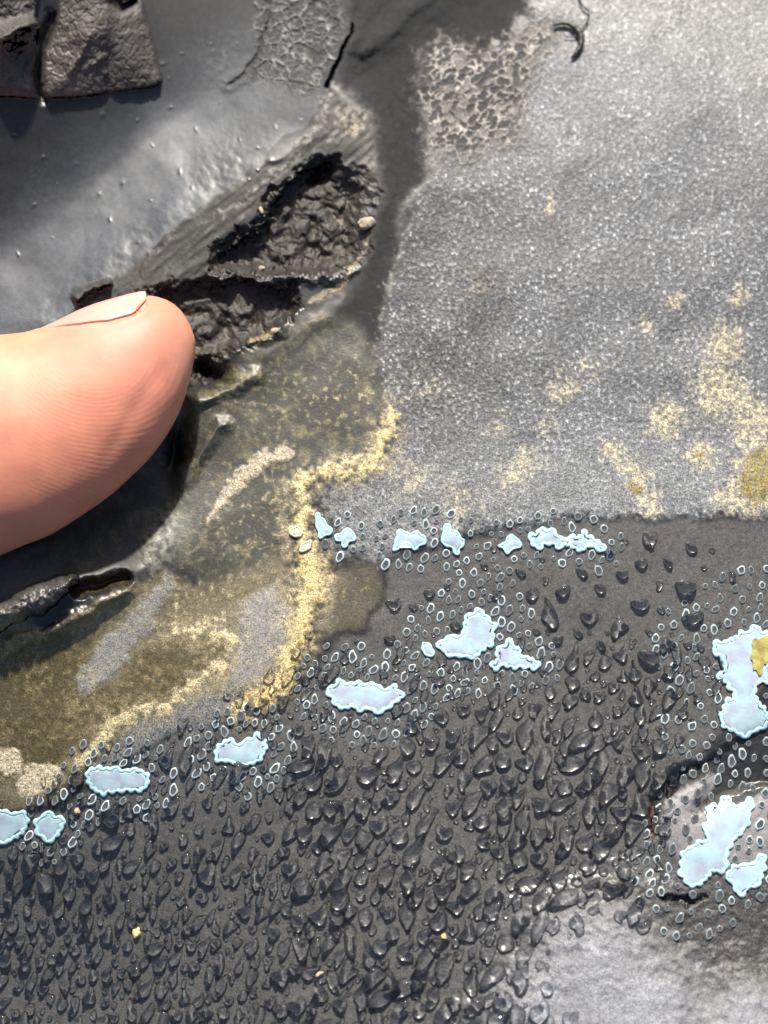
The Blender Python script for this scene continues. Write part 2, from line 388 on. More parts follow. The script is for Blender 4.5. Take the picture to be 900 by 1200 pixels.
for x, y in [(193, 78), (197, 93), (211, 60), (4, 132), (120, 135), (160, 140), (200, 125), (48, 187), (20, 160), (70, 215), (115, 230), (174, 233), (300, 60), (245, 55), (275, 50), (262, 95), (303, 172), (302, 198), (318, 190), (325, 150), (258, 120), (280, 165), (292, 210),
             (350, 140), (375, 115), (312, 8), (300, 5), (212, 200), (180, 170), (145, 215), (90, 190), (40, 240), (130, 260), (60, 280), (20, 300), (160, 285), (230, 150), (225, 220)]:
    rb = R.choice((1.4, 1.8, 2.2, 3.2)); b = blob(x, y, rb, rb * R.uniform(.5, 1.6), R.uniform(0, 90), 1)
    H = H + .006 * b
    lay((.034, .034, .034), sstep(.3, .7, b) * .6, .25)
# scraps of folded rubber in the upper left corner
sl_, sr_ = sd(SCRAP_L, 0), sd(SCRAP_R, 0)
sl_ += 1.2 * n2; sr_ += 1.2 * n2
ml, mr = sstep(-2.5, 3, sl_), sstep(-2.5, 3, sr_)
scv, _ = voro(WU2, WV2, 9, 13)
lay((0.058, 0.050, 0.044), np.maximum(ml, mr), .62, .35)
lay((0.085, 0.072, 0.060), mr * blob(75, 80, 26, 40), .44, .5)
lay((0.022, 0.02, 0.018), np.maximum(ml, mr) * sstep(1.4, .3, scv) * sstep(.1, .5, n2) * .6)
bulge = lambda s: sstep(-2.5, 3, s) * .03 + .07 * np.sqrt(np.clip(s / 40, 0, 1))
hr = bulge(sr_) - .03 * np.exp(-((U - 128 - 6 * n2) / 6) ** 2) * sstep(30, 70, V) + .02 * sstep(-5, 3, line([(84, 82, 2), (95, 62, 2), (103, 45, 1)], 1)) + .015 * sstep(-4, 2, line([(103, 80, 1.5), (122, 68, 1.5)], 1)) + .05 * blob(110, 40, 22, 26) - .05 * blob(146, 6, 14, 12)
hl = bulge(sl_) + .16 * blob(10, 45, 24, 16, -20, 1) + .10 * blob(28, 30, 16, 8, -20, 1) - .08 * blob(28, 70, 12, 22)
H = H + mr * (hr + .012 * n2 - .006 * sstep(2, .4, scv)) + ml * (hl + .02 * n2 - .006 * sstep(2, .4, scv))
gap = sstep(-9, 6, line([(46, 116, 1), (44, 85, 3), (48, 55, 4), (60, 20, 4)], 1))
H = H - .06 * gap
hole = sstep(-3, 2, line([(138, -20, 6), (134, 2, 5), (143, 10, 3), (158, 2, 2)], 0))
lay((0.012, 0.011, 0.011), hole * .8, .5, .3)
H = H - .06 * hole
# --- lower right: the swell with painted sky sheen, the fold and the pale smooth skin inside it
swell = sstep(-70, 90, 30 * n1 + 14 * n2 + sd([(640, 1070), (720, 1050), (770, 1090), (830, 1150), (1000, 1170), (1400, 1180), (1400, 1700), (560, 1700), (570, 1230), (600, 1130)], 1, 300))
H = H + .16 * swell
rough = rough * (1 - sstep(.1, .5, swell)) + .72 * sstep(.1, .5, swell)
lay((0.30, 0.305, 0.33), swell * np.clip(.72 + .35 * n1 + .12 * n3, 0, 1), .70, .35)  # bluish sky sheen on the mound, put into the albedo
darkr = sstep(-20, 16, sd([(700, 1030), (760, 1030), (850, 1040), (960, 1020), (1400, 1000), (1400, 1140), (930, 1150), (850, 1135), (790, 1100), (745, 1060)], 2))
lay((0.050, 0.047, 0.045), darkr * .9, .58, .6)
lumps = np.clip(darkr + .7 * sstep(-30, 20, sd([(620, 1060), (700, 1010), (800, 1040), (860, 1130), (760, 1180), (620, 1150)], 1)), 0, 1)
H = H + lumps * .012 * fbm(WU2, WV2, 12, 501, 3) 
FOLD = [(757, 985), (760, 935), (790, 905), (840, 885), (880, 855), (960, 820), (1400, 700), (1400, 850), (960, 900), (850, 930), (812, 955), (835, 905), (778, 938), (772, 975)]
fo = sstep(-6, 5, sd(FOLD, 1))
lay((0.012, 0.011, 0.011), fo, .8, .2)
lay((0.018, 0.018, 0.018), sstep(-10, 8, sd([(820, 880), (900, 800), (1400, 760), (1400, 860), (950, 880), (880, 930)], 1)), .36, .2)
lay((0.07, 0.025, 0.015), sstep(-2, 3, line([(768, 945, 4), (762, 960, 5), (764, 980, 3)], 1)), .5, .2)
PALE = [(774, 948), (780, 936), (835, 906), (844, 911), (812, 954), (850, 948), (900, 926), (960, 906), (1400, 800), (1400, 960), (960, 985), (895, 1005), (852, 1030), (800, 1012), (776, 985)]
pale = sstep(-2, 3, sd(PALE, 0) + 2 * n2)
lay((0.27, 0.255, 0.26), pale * (0.85 + .2 * n1), .60, .05)  # pale sky reflection on the smooth skin, painted into the albedo
H = H - .05 * fo + .02 * sstep(-4, 22, sd(PALE, 0))
lay((0.014, 0.013, 0.013), sstep(-2, 2, (line([(772, 1050, 2), (782, 1054, 5), (800, 1058, 6), (812, 1056, 3), (828, 1048, 1)], 2) + 4 * n2)), .5, .3)
H = H - .06 * sstep(-3, 3, (line([(772, 1050, 2), (782, 1054, 5), (800, 1058, 6), (812, 1056, 3), (828, 1048, 1)], 2) + 4 * n2))
H = H - .75 * sstep(520, -60, U) * sstep(760, 1260, V) - 0.12 * sstep(-50, -420, U) * 1.0

alb *= (1 + .30 * n3 + .18 * nfine)[..., None]
alb = np.clip(alb, .004, .8)

H0 = H.copy()
HB = H.copy()
for ax__ in (0, 1):
    for _ in range(2):
        k_ = 8; c_ = np.cumsum(np.pad(HB, [(k_ + 1, k_) if a_ == ax__ else (0, 0) for a_ in (0, 1)], mode='edge'), axis=ax__)
        HB = (np.take(c_, range(2 * k_ + 1, c_.shape[ax__]), ax__) - np.take(c_, range(0, c_.shape[ax__] - 2 * k_ - 1), ax__)) / (2 * k_ + 1)
def hs(u, v):
    return hz(u, v, HB)
def hz(u, v, H0=H0):
    """sheet height under a photo point"""
    i = np.clip(np.searchsorted(vs_, v) - 1, 0, NV - 2); j = np.clip(np.searchsorted(us, u) - 1, 0, NU - 2)
    tv = np.clip((v - vs_[i]) / (vs_[i + 1] - vs_[i]), 0, 1); tu = np.clip((u - us[j]) / (us[j + 1] - us[j]), 0, 1)
    return (H0[i, j] * (1 - tu) + H0[i, j + 1] * tu) * (1 - tv) + (H0[i + 1, j] * (1 - tu) + H0[i + 1, j + 1] * tu) * tv

# --- sun glints built as pale lobed patches, and two cream flecks, traced from the photo; the sheet dips a little under each
def tr(pts, s, ox, oy): return [(x / s + ox, y / s + oy) for x, y in pts]
PATCHES = [
 ('tiny pale blue painted glint shaped like an arrowhead beside the yellow silt line', tr([(172,100),(190,95),(210,120),(235,145),(240,160),(270,180),(260,205),(225,215),(205,232),(192,215),(195,185),(178,165),(185,135)], 4.5, 330, 580)),
 ('tiny pale blue painted glint with three lobes right of the arrowhead patch', tr([(280,230),(290,210),(325,195),(347,165),(365,195),(390,210),(390,240),(350,245),(343,275),(325,280),(318,260),(322,245),(290,242)], 4.5, 330, 580)),
 ('cream white fleck lying on the yellow silt, upper of two', tr([(35,200),(60,170),(85,165),(100,185),(110,210),(70,225)], 4.5, 330, 580)),
 ('cream white fleck lying on the yellow silt, lower of two', tr([(90,290),(110,260),(150,235),(160,250),(145,285),(105,305)], 4.5, 330, 580)),
 ('pale blue painted glint on two legs at the corner of the wet edge', tr([(585,290),(605,230),(612,185),(635,178),(650,200),(685,205),(715,185),(730,205),(765,230),(760,255),(730,265),(705,290),(688,285),(685,258),(655,250),(630,265),(605,295)], 4.5, 330, 580)),
 ('upright pale blue painted glint, narrow and knobbly, on the wet edge', tr([(140,430),(150,425),(160,445),(175,445),(180,465),(190,462),(185,485),(175,485),(178,500),(165,500),(160,480),(140,480),(133,465),(140,450)], 2, 450, 400)),
 ('diamond shaped pale blue painted glint on the wet edge', tr([(195,218),(225,215),(250,180),(262,158),(280,170),(290,185),(322,205),(315,235),(290,235),(265,245),(248,272),(235,255),(220,235)], 4.5, 540, 590)),
 ('long thin chain-like pale blue painted glint on the wet edge, rightmost in its row', tr([(357,180),(385,165),(410,165),(415,130),(435,125),(450,145),(490,145),(520,180),(560,185),(585,170),(610,185),(640,175),(645,140),(660,145),(660,172),(700,180),(710,205),(755,215),(757,245),(735,260),(720,240),(690,225),(660,225),(635,250),(600,232),(575,212),(535,215),(520,245),(505,238),(505,215),(440,208),(425,225),(405,238),(380,220)], 4.5, 540, 590)),
 ('large boot-shaped pale blue painted glint ringed by beads in the middle of the wet sheet', tr([(150,300),(170,270),(215,260),(235,250),(270,250),(285,215),(300,190),(290,150),(300,135),(340,130),(355,100),(370,105),(375,130),(410,140),(420,170),(440,180),(455,185),(450,215),(430,235),(440,265),(430,295),(405,300),(380,325),(355,350),(330,370),(300,355),(270,362),(240,350),(195,362),(190,325),(160,320)], 4.5, 480, 690)),
 ('grey blue painted glint tapering to the right, just below the boot-shaped patch', tr([(455,315),(475,300),(510,300),(520,270),(540,275),(548,305),(585,320),(580,355),(625,360),(640,380),(675,385),(675,425),(650,430),(635,410),(590,405),(550,425),(535,405),(490,400),(460,425),(440,425),(437,395),(460,385),(470,360)], 4.5, 480, 690)),
 ('tiny grey blue painted glint at the left foot of the boot-shaped patch', tr([(65,285),(80,280),(115,300),(125,330),(130,355),(110,360),(75,345),(68,320)], 4.5, 480, 690)),
 ('wide pale blue painted glint with a toothed top, below left of the boot-shaped patch', tr([(215,245),(230,220),(260,225),(280,180),(300,178),(312,205),(345,210),(385,205),(400,190),(420,212),(470,215),(495,200),(515,230),(550,240),(580,235),(595,212),(618,215),(620,245),(660,260),(665,280),(620,310),(570,350),(515,382),(480,360),(450,340),(420,365),(395,360),(385,335),(330,340),(305,360),(265,330),(250,290),(220,270)], 5, 340, 760)),
 ('pale blue painted glint with a jagged top and a drop hanging from it', tr([(667,85),(680,60),(705,50),(715,35),(735,65),(765,45),(780,45),(800,22),(810,45),(825,50),(820,80),(805,110),(780,115),(765,130),(735,120),(715,115),(690,105),(672,118)], 2.647, 0, 850)),
 ('blurred oblong pale blue painted glint below the tan silt edge', tr([(265,145),(300,130),(330,140),(355,132),(385,145),(420,135),(460,155),(462,180),(435,205),(400,195),(380,210),(345,200),(310,215),(280,190)], 2.647, 0, 850)),
 ('blurred pale blue painted glint cut by the left edge of the photo', tr([(-30,262),(20,265),(45,280),(70,262),(85,290),(80,320),(50,345),(10,370),(-30,360)], 2.647, 0, 850)),
 ('small blurred pale blue painted glint next to the one at the left edge', tr([(108,300),(130,280),(150,268),(165,285),(195,280),(195,310),(180,340),(150,370),(130,345),(115,330)], 2.647, 0, 850)),
 ('large hourglass pale blue painted glint with a yellow flank at the right edge', tr([(520,450),(530,410),(560,395),(600,400),(635,375),(660,390),(685,350),(720,330),(760,330),(785,295),(815,300),(820,335),(870,335),(960,330),(960,420),(880,560),(880,640),(860,660),(820,640),(790,690),(785,750),(820,800),(870,850),(870,930),(800,960),(720,1000),(680,980),(660,965),(600,940),(565,890),(590,830),(605,760),(650,765),(670,720),(615,690),(610,650),(560,640),(555,600),(590,580),(605,540),(580,510),(600,470),(545,485)], 5.456, 740, 680)),
 ('large slanting pale blue painted glint lying across the mauve grey skin', tr([(480,480),(510,450),(545,470),(575,450),(570,420),(600,405),(630,415),(640,455),(700,460),(735,420),(770,415),(785,450),(755,480),(755,570),(720,610),(680,650),(640,700),(610,760),(610,840),(590,890),(545,880),(520,860),(490,900),(440,960),(370,985),(355,930),(310,905),(320,830),(330,770),(345,735),(400,720),(440,680),(490,700),(485,640),(455,610),(460,570),(495,560)], 5.456, 740, 860)),
 ('small lavender painted glint with a pale rim below the slanting patch', tr([(600,930),(615,890),(660,850),(720,830),(780,830),(810,800),(820,770),(860,770),(855,830),(830,900),(825,950),(790,985),(740,970),(735,1010),(700,1030),(665,1010),(665,960)], 5.456, 740, 860)),
]

# the soft rubber is pressed down under the finger
H = H - .75 * sstep(2, 45, sd([(-900, 300), (0, 398), (50, 392), (100, 372), (140, 360), (170, 353), (194, 357), (212, 369), (224, 388), (226, 402), (222, 424), (205, 485), (183, 519), (151, 553), (110, 586), (52, 620), (-60, 664), (-900, 960)], 0))
for _, p_ in PATCHES:
    H = H - .075 * sstep(-1, 5, sd(p_, 0, 20))
PX, PY, PZ = at(U, V, H)
P = np.stack([PX, PY, PZ], -1)
du, dv = np.gradient(P, axis=1), np.gradient(P, axis=0)
N = np.cross(dv, du)
N /= np.linalg.norm(N, axis=-1, keepdims=True)
N[N[..., 2] < 0] *= -1

# ------------------------------------------------------------------ materials
def mat(name):
    m = bpy.data.materials.new(name)
    m.use_nodes = True
    nt = m.node_tree
    return m, nt, nt.nodes['Principled BSDF']

def add(nt, t, **kw):
    n = nt.nodes.new(t)
    for k, v in kw.items():
        if k in n.inputs: n.inputs[k].default_value = v
        else: setattr(n, k, v)
    return n

def sheet_material():
    m, nt, b = mat('rubber')
    L = nt.links.new
    ca = add(nt, 'ShaderNodeAttribute', attribute_name='albedo')
    ra = add(nt, 'ShaderNodeAttribute', attribute_name='roughness')
    ga = add(nt, 'ShaderNodeAttribute', attribute_name='grain')
    tc = add(nt, 'ShaderNodeTexCoord')
    nz = add(nt, 'ShaderNodeTexNoise', Scale=85.0, Detail=2.0, Roughness=.6)
    L(tc.outputs['Object'], nz.inputs['Vector'])
    rmp = add(nt, 'ShaderNodeMapRange'); rmp.inputs[1].default_value = .3; rmp.inputs[2].default_value = .7
    rmp.inputs[3].default_value = .15; rmp.inputs[4].default_value = 2.1
    L(nz.outputs[0], rmp.inputs[0])
    mx = add(nt, 'ShaderNodeMix', data_type='RGBA', blend_type='MULTIPLY')
    gf = add(nt, 'ShaderNodeMath', operation='ADD', use_clamp=True); gf.inputs[1].default_value = .25; L(ga.outputs['Fac'], gf.inputs[0]); L(gf.outputs[0], mx.inputs[0])
    L(ca.outputs['Color'], mx.inputs[6]); L(rmp.outputs[0], mx.inputs[7])
    L(mx.outputs[2], b.inputs['Base Color'])
    L(ra.outputs['Fac'], b.inputs['Roughness'])
    n2_ = add(nt, 'ShaderNodeTexNoise', Scale=48.0, Detail=3.0, Roughness=.65)
    L(tc.outputs['Object'], n2_.inputs['Vector'])
    bp = add(nt, 'ShaderNodeBump', Distance=.009)
    ms = add(nt, 'ShaderNodeMath', operation='MULTIPLY'); ms.inputs[1].default_value = .6
    L(ga.outputs['Fac'], ms.inputs[0]); L(ms.outputs[0], bp.inputs['Strength'])
    L(n2_.outputs[0], bp.inputs['Height'])
    L(bp.outputs[0], b.inputs['Normal'])
    b.inputs['IOR'].default_value = 1.55
    return m

M_SHEET = sheet_material()

def simple(name, color, rough=.4, ior=1.45, noise=None, bump=0, scale=20, coat=0):
    m, nt, b = mat(name)
    b.inputs['Base Color'].default_value = (*color, 1)
    b.inputs['Roughness'].default_value = rough
    b.inputs['IOR'].default_value = ior
    b.inputs['Coat Weight'].default_value = coat
    b.inputs['Coat Roughness'].default_value = .08
    tc = add(nt, 'ShaderNodeTexCoord')
    nz = add(nt, 'ShaderNodeTexNoise', Scale=scale, Detail=4.0, Roughness=.6)
    nt.links.new(tc.outputs['Object'], nz.inputs['Vector'])
    if noise is not None:
        cr = add(nt, 'ShaderNodeValToRGB')
        cr.color_ramp.elements[0].position, cr.color_ramp.elements[1].position = .35, .65
        cr.color_ramp.elements[0].color = (*noise, 1); cr.color_ramp.elements[1].color = (*color, 1)
        nt.links.new(nz.outputs[0], cr.inputs[0]); nt.links.new(cr.outputs[0], b.inputs['Base Color'])
    if bump:
        bp = add(nt, 'ShaderNodeBump', Strength=bump, Distance=.01)
        nt.links.new(nz.outputs[0], bp.inputs['Height']); nt.links.new(bp.outputs[0], b.inputs['Normal'])
    return m

def water_material():
    m, nt, b = mat('water')
    b.inputs['Base Color'].default_value = (.93, .94, .95, 1)
    b.inputs['Roughness'].default_value = 0.0
    b.inputs['IOR'].default_value = 1.52
    b.inputs['Transmission Weight'].default_value = 1.0
    return m

M_WATER = water_material()
M_GLINT = simple('glint_film', (.42, .60, .64), .22, noise=(.38, .42, .53), scale=8, bump=.5)  # sun reflections on the wet sheet, given a solid pale colour
M_GLINT_RIM = simple('glint_rim', (.42, .68, .71), .2, noise=(.52, .75, .78), scale=20)  # brighter edge of the reflections, put into the colour
M_BEADGLINT = simple('bead_glint', (.48, .56, .58), .15, noise=(.26, .30, .31), scale=26)  # bright lens edge of each droplet, painted as a pale ring
_nt = M_BEADGLINT.node_tree; _b = _nt.nodes['Principled BSDF']; _l = _b.inputs['Base Color'].links[0].from_socket
_oi = add(_nt, 'ShaderNodeObjectInfo'); _mr = add(_nt, 'ShaderNodeMapRange'); _mr.inputs[3].default_value = .35; _mr.inputs[4].default_value = 1.5
_nt.links.new(_oi.outputs['Random'], _mr.inputs[0])
_mm = add(_nt, 'ShaderNodeMix', data_type='RGBA', blend_type='MULTIPLY'); _mm.inputs[0].default_value = 1
_nt.links.new(_l, _mm.inputs[6]); _nt.links.new(_mr.outputs[0], _mm.inputs[7]); _nt.links.new(_mm.outputs[2], _b.inputs['Base Color'])
M_BEADMID = simple('bead_middle', (.085, .086, .087), .10)
M_YELLOW = simple('yellow_crust', (.46, .43, .11), .5, noise=(.24, .17, .05), scale=14, bump=1)

# ------------------------------------------------------------------ objects
def mesh_obj(name, verts, faces, material, parent=None, smooth=True):
    me = bpy.data.meshes.new(name)
    me.from_pydata([tuple(v) for v in verts], [], [tuple(f) for f in faces])
    me.update()
    if smooth: me.polygons.foreach_set('use_smooth', [True] * len(me.polygons))
    for mt in (material if isinstance(material, (list, tuple)) else [material]): me.materials.append(mt)
    o = bpy.data.objects.new(name, me)
    col.objects.link(o)
    if parent: o.parent = parent
    return o

def tag(o, label=None, cat=None, group=None, kind=None):
    if label: o['label'] = label
    if cat: o['category'] = cat
    if group: o['group'] = group
    if kind: o['kind'] = kind
    return o

idx = np.arange(NU * NV).reshape(NV, NU)
quads = np.stack([idx[:-1, :-1], idx[1:, :-1], idx[1:, 1:], idx[:-1, 1:]], -1).reshape(-1, 4)
def fc(a): return (.25 * (a[:-1, :-1] + a[1:, :-1] + a[1:, 1:] + a[:-1, 1:])).reshape(-1)
region = np.zeros(len(quads), int)
region[fc(fm) > .5] = 7
region[fc(np.maximum(o1 * (1 - dry), o3)) > .5] = 6
region[fc(sstep(-2, 3, roll)) > .5] = 8
region[fc(flap) > .5] = 1
region[fc(cav) > .5] = 2
region[fc(slit_m) > .4] = 3
region[(fc(silt_mask) > .5) & (region != 2)] = 5
region[fc(ml) > .5] = 4
region[fc(mr) > .5] = 9
region[fc(pale) > .5] = 10

def sheet_piece(name, ids, parent=None):
    q = quads[np.isin(region, ids)]
    used, inv = np.unique(q, return_inverse=True)
    q = inv.reshape(-1, 4)
    me = bpy.data.meshes.new(name)
    me.vertices.add(len(used)); me.vertices.foreach_set('co', P.reshape(-1, 3)[used].astype(np.float32).ravel())
    me.loops.add(q.size); me.loops.foreach_set('vertex_index', q.astype(np.int32).ravel())
    me.polygons.add(len(q)); me.polygons.foreach_set('loop_start', np.arange(0, q.size, 4, dtype=np.int32))
    me.update(calc_edges=True)
    me.polygons.foreach_set('use_smooth', np.ones(len(q), bool))
    a = me.attributes.new('albedo', 'FLOAT_COLOR', 'POINT')
    a.data.foreach_set('color', np.concatenate([alb.reshape(-1, 3)[used], np.ones((len(used), 1))], 1).astype(np.float32).ravel())
    for nm, arr in (('roughness', rough), ('grain', grain)):
        a = me.attributes.new(nm, 'FLOAT', 'POINT'); a.data.foreach_set('value', arr.reshape(-1)[used].astype(np.float32))
    me.normals_split_custom_set_from_vertices(N.reshape(-1, 3)[used].astype(np.float32))
    me.materials.append(M_SHEET)
    o = bpy.data.objects.new(name, me)
    col.objects.link(o)
    o.cycles.is_caustics_receiver = True
    if parent: o.parent = parent
    return o

sheet = sheet_piece('rubber_sheet', [0])
tag(sheet, 'torn black rubber sheet, dusty grey at upper right and wet below', 'rubber sheet')
sheet_piece('torn_flap', [1], sheet)['label'] = 'dark fibrous lip along the upper edge of the tear'
sheet_piece('tear_cavity', [2], sheet)['label'] = 'ragged brown black hollow inside the tear'
sheet_piece('crack', [3], sheet)['label'] = 'thin black slit running up from the tear'
sheet_piece('rolled_wrinkle', [8], sheet)['label'] = 'small grey roll of rubber below the finger'
sheet_piece('sheen_skin', [10], sheet)['label'] = 'smooth skin with painted mauve grey sky sheen in the lower right fold'
tag(sheet_piece('rubber_scrap', [4]), 'lumpy grey rubber scrap with a raised knob, in the upper left corner', 'scrap')
tag(sheet_piece('rubber_scrap', [9]), 'brownish leathery rubber scrap with a creased face, right of the knobbed scrap', 'scrap')
tag(sheet_piece('silt', [5]), 'tan silt lines dried in curves below the tear', 'silt', kind='stuff')
tag(sheet_piece('dust', [7]), 'tan dust freckles scattered over the grey dry sheet', 'dust', kind='stuff')
tag(sheet_piece('slime', [6]), 'olive brown slime film spread left of the silt lines', 'slime', kind='stuff')

# --- the finger
def cr(pts, n):
    p = np.array(pts, float)
    d = np.r_[0, np.cumsum(np.linalg.norm(np.diff(p, axis=0), axis=1) ** .5)]
    t = np.linspace(0, d[-1], n)
    out = np.empty((n, p.shape[1]))
    for k, x in enumerate(t):
        i = min(np.searchsorted(d, x, 'right') - 1, len(p) - 2)
        t0, t1 = d[i], d[i + 1]
        s = (x - t0) / (t1 - t0)
        m0 = (p[i + 1] - p[i - 1]) / (d[i + 1] - d[i - 1]) if i > 0 else (p[1] - p[0]) / (d[1] - d[0])
        m1 = (p[i + 2] - p[i]) / (d[i + 2] - d[i]) if i + 2 < len(p) else (p[-1] - p[-2]) / (d[-1] - d[-2])
        m0, m1 = m0 * (t1 - t0), m1 * (t1 - t0)
        out[k] = (2 * s**3 - 3 * s**2 + 1) * p[i] + (s**3 - 2 * s**2 + s) * m0 + (-2 * s**3 + 3 * s**2) * p[i + 1] + (s**3 - s**2) * m1
    return out

FZ = 0.42
SEC = [(-820, 330, -700, 960), (-600, 372, -520, 880), (-330, 410, -270, 748), (-130, 408, -62, 672), (0, 396, 52, 626), (50, 390, 110, 591), (100, 369, 151, 557), (140, 356, 183, 523),
       (170, 349, 205, 489), (194, 353, 219, 453), (212, 365, 226, 425), (222, 380, 228, 408), (226, 389, 228.6, 399)]
NS, NA = 240, 220
sec = cr(SEC, NS)
tx, ty, _ = at(sec[:, 0], sec[:, 1], FZ); bx, by, _ = at(sec[:, 2], sec[:, 3], FZ)
C0 = np.stack([(tx + bx) / 2, (ty + by) / 2, np.full(NS, FZ)], -1)
A0 = np.stack([(tx - bx) / 2, (ty - by) / 2, np.zeros(NS)], -1)
hb = np.linalg.norm(A0, axis=1) * .65
hb = np.minimum(hb, .98 + .25 * sstep(-100, -700, sec[:, 0]))
lift = .9 * sstep(-60, -800, sec[:, 0]) ** 1.3           # the hand rises away from the sheet
C0[:, 2] += lift
ph = np.linspace(0, 2 * np.pi, NA, endpoint=False)
def fsurf(i, phi, off=0):
    """a point of the finger's skin at (fractional) section i and angle phi (0 = nail side, pi/2 = towards the camera)"""
    i = np.asarray(i, float)
    k = np.clip(i.astype(int), 0, NS - 2); f = np.clip(i - k, 0, 1)[..., None]
    c = C0[k] * (1 - f) + C0[k + 1] * f; a = A0[k] * (1 - f) + A0[k + 1] * f
    b = (hb[k] * (1 - f[..., 0]) + hb[k + 1] * f[..., 0])
    la = np.linalg.norm(a, axis=-1)
    q = 1 + off / np.maximum(la, .12)
    cs, sn = np.cos(phi), np.sin(phi)
    return c + a * (cs * q)[..., None] + np.stack([0 * b, 0 * b, b * sn * q], -1)
# where the nail lies, as (section, lower edge angle)
def sec_at(x): return float(np.interp(x, sec[:, 0], np.arange(NS)))
n0, n1_ = sec_at(44), sec_at(171)
def nail_phi(i):
    x = (i - n0) / (n1_ - n0)
    return np.radians(np.interp(x, [0, .12, .35, .6, .85, 1], [10, 26, 43, 53, 55, 50]))
I, A = np.meshgrid(np.arange(NS), ph, indexing='ij')
pu = sec[:, 0][:, None] * (1 + np.cos(A)) / 2 + sec[:, 2][:, None] * (1 - np.cos(A)) / 2
pv = sec[:, 1][:, None] * (1 + np.cos(A)) / 2 + sec[:, 3][:, None] * (1 - np.cos(A)) / 2
As = (A + np.pi) % (2 * np.pi) - np.pi
inn = sstep(-3, 2, I - n0) * sstep(n1_ + 3, n1_ - 1, I)
rel = np.abs(As) - nail_phi(I)
groove = inn * (-.020 * np.exp(-(rel / .05) ** 2) + .012 * np.exp(-((rel - .13) / .08) ** 2) - .03 * (rel < -.03))
fx, fy = pu / 60, pv / 60
skin_h = .010 * perlin(fx * 1.3, fy * 1.3, 701)
crease = -.014 * np.exp(-((pu - 165 + (pv - 500) * .62) / 9) ** 2) * sstep(420, 470, pv) * sstep(580, 530, pv) * (np.sin(A) > 0)
FV = fsurf(I, A, groove + skin_h + crease).reshape(-1, 3)
ff = [(i * NA + j, (i + 1) * NA + j, (i + 1) * NA + (j + 1) % NA, i * NA + (j + 1) % NA) for i in range(NS - 1) for j in range(NA)]
tipi = len(FV)
FV = np.vstack([FV, C0[-1] + (C0[-1] - C0[-2]) * .5, C0[0]])
ff += [((NS - 1) * NA + j, tipi, (NS - 1) * NA + (j + 1) % NA) for j in range(NA)] + [(j, (j + 1) % NA, tipi + 1) for j in range(NA)]

def skin_material(nm, base, rough):
    m, nt, b = mat(nm)
    L = nt.links.new
    ca = add(nt, 'ShaderNodeAttribute', attribute_name='albedo')
    pa = add(nt, 'ShaderNodeAttribute', attribute_name='ridge_phase')
    aa = add(nt, 'ShaderNodeAttribute', attribute_name='ridge_amount')
    tc = add(nt, 'ShaderNodeTexCoord')
    nz = add(nt, 'ShaderNodeTexNoise', Scale=6.0, Detail=5.0, Roughness=.6)
    L(tc.outputs['Object'], nz.inputs['Vector'])
    rmp = add(nt, 'ShaderNodeMapRange'); rmp.inputs[1].default_value = .3; rmp.inputs[2].default_value = .7
    rmp.inputs[3].default_value = .92; rmp.inputs[4].default_value = 1.06
    L(nz.outputs[0], rmp.inputs[0])
    mx = add(nt, 'ShaderNodeMix', data_type='RGBA', blend_type='MULTIPLY'); mx.inputs[0].default_value = 1
    L(ca.outputs['Color'], mx.inputs[6]); L(rmp.outputs[0], mx.inputs[7])
    L(mx.outputs[2], b.inputs['Base Color'])
    b.inputs['Roughness'].default_value = rough + .12
    b.inputs['Subsurface Weight'].default_value = .45
    b.inputs['Subsurface Radius'].default_value = (1.0, .35, .2)
    b.inputs['Subsurface Scale'].default_value = .14
    nb = add(nt, 'ShaderNodeTexNoise', Scale=9.0, Detail=2.0)
    L(tc.outputs['Object'], nb.inputs['Vector'])
    m1 = add(nt, 'ShaderNodeMath', operation='MULTIPLY_ADD'); m1.inputs[1].default_value = 5.0
    L(nb.outputs[0], m1.inputs[0]); L(pa.outputs['Fac'], m1.inputs[2])
    sn = add(nt, 'ShaderNodeMath', operation='SINE'); L(m1.outputs[0], sn.inputs[0])
    am = add(nt, 'ShaderNodeMath', operation='MULTIPLY'); L(sn.outputs[0], am.inputs[0]); L(aa.outputs['Fac'], am.inputs[1])
    vo = add(nt, 'ShaderNodeTexVoronoi', Scale=17.0, feature='DISTANCE_TO_EDGE')
    mp = add(nt, 'ShaderNodeMapping'); mp.inputs['Scale'].default_value = (.6, 1.3, 1.0); mp.inputs['Rotation'].default_value = (0, 0, .6)
    L(tc.outputs['Object'], mp.inputs[0]); L(mp.outputs[0], vo.inputs['Vector'])
    vm = add(nt, 'ShaderNodeMath', operation='MINIMUM'); vm.inputs[1].default_value = .12; L(vo.outputs['Distance'], vm.inputs[0])
    v2 = add(nt, 'ShaderNodeMath', operation='MULTIPLY_ADD'); v2.inputs[1].default_value = 5.0; L(vm.outputs[0], v2.inputs[0]); L(am.outputs[0], v2.inputs[2])
    bp = add(nt, 'ShaderNodeBump', Strength=.11, Distance=.0045)
    L(v2.outputs[0], bp.inputs['Height']); L(bp.outputs[0], b.inputs['Normal'])
    return m

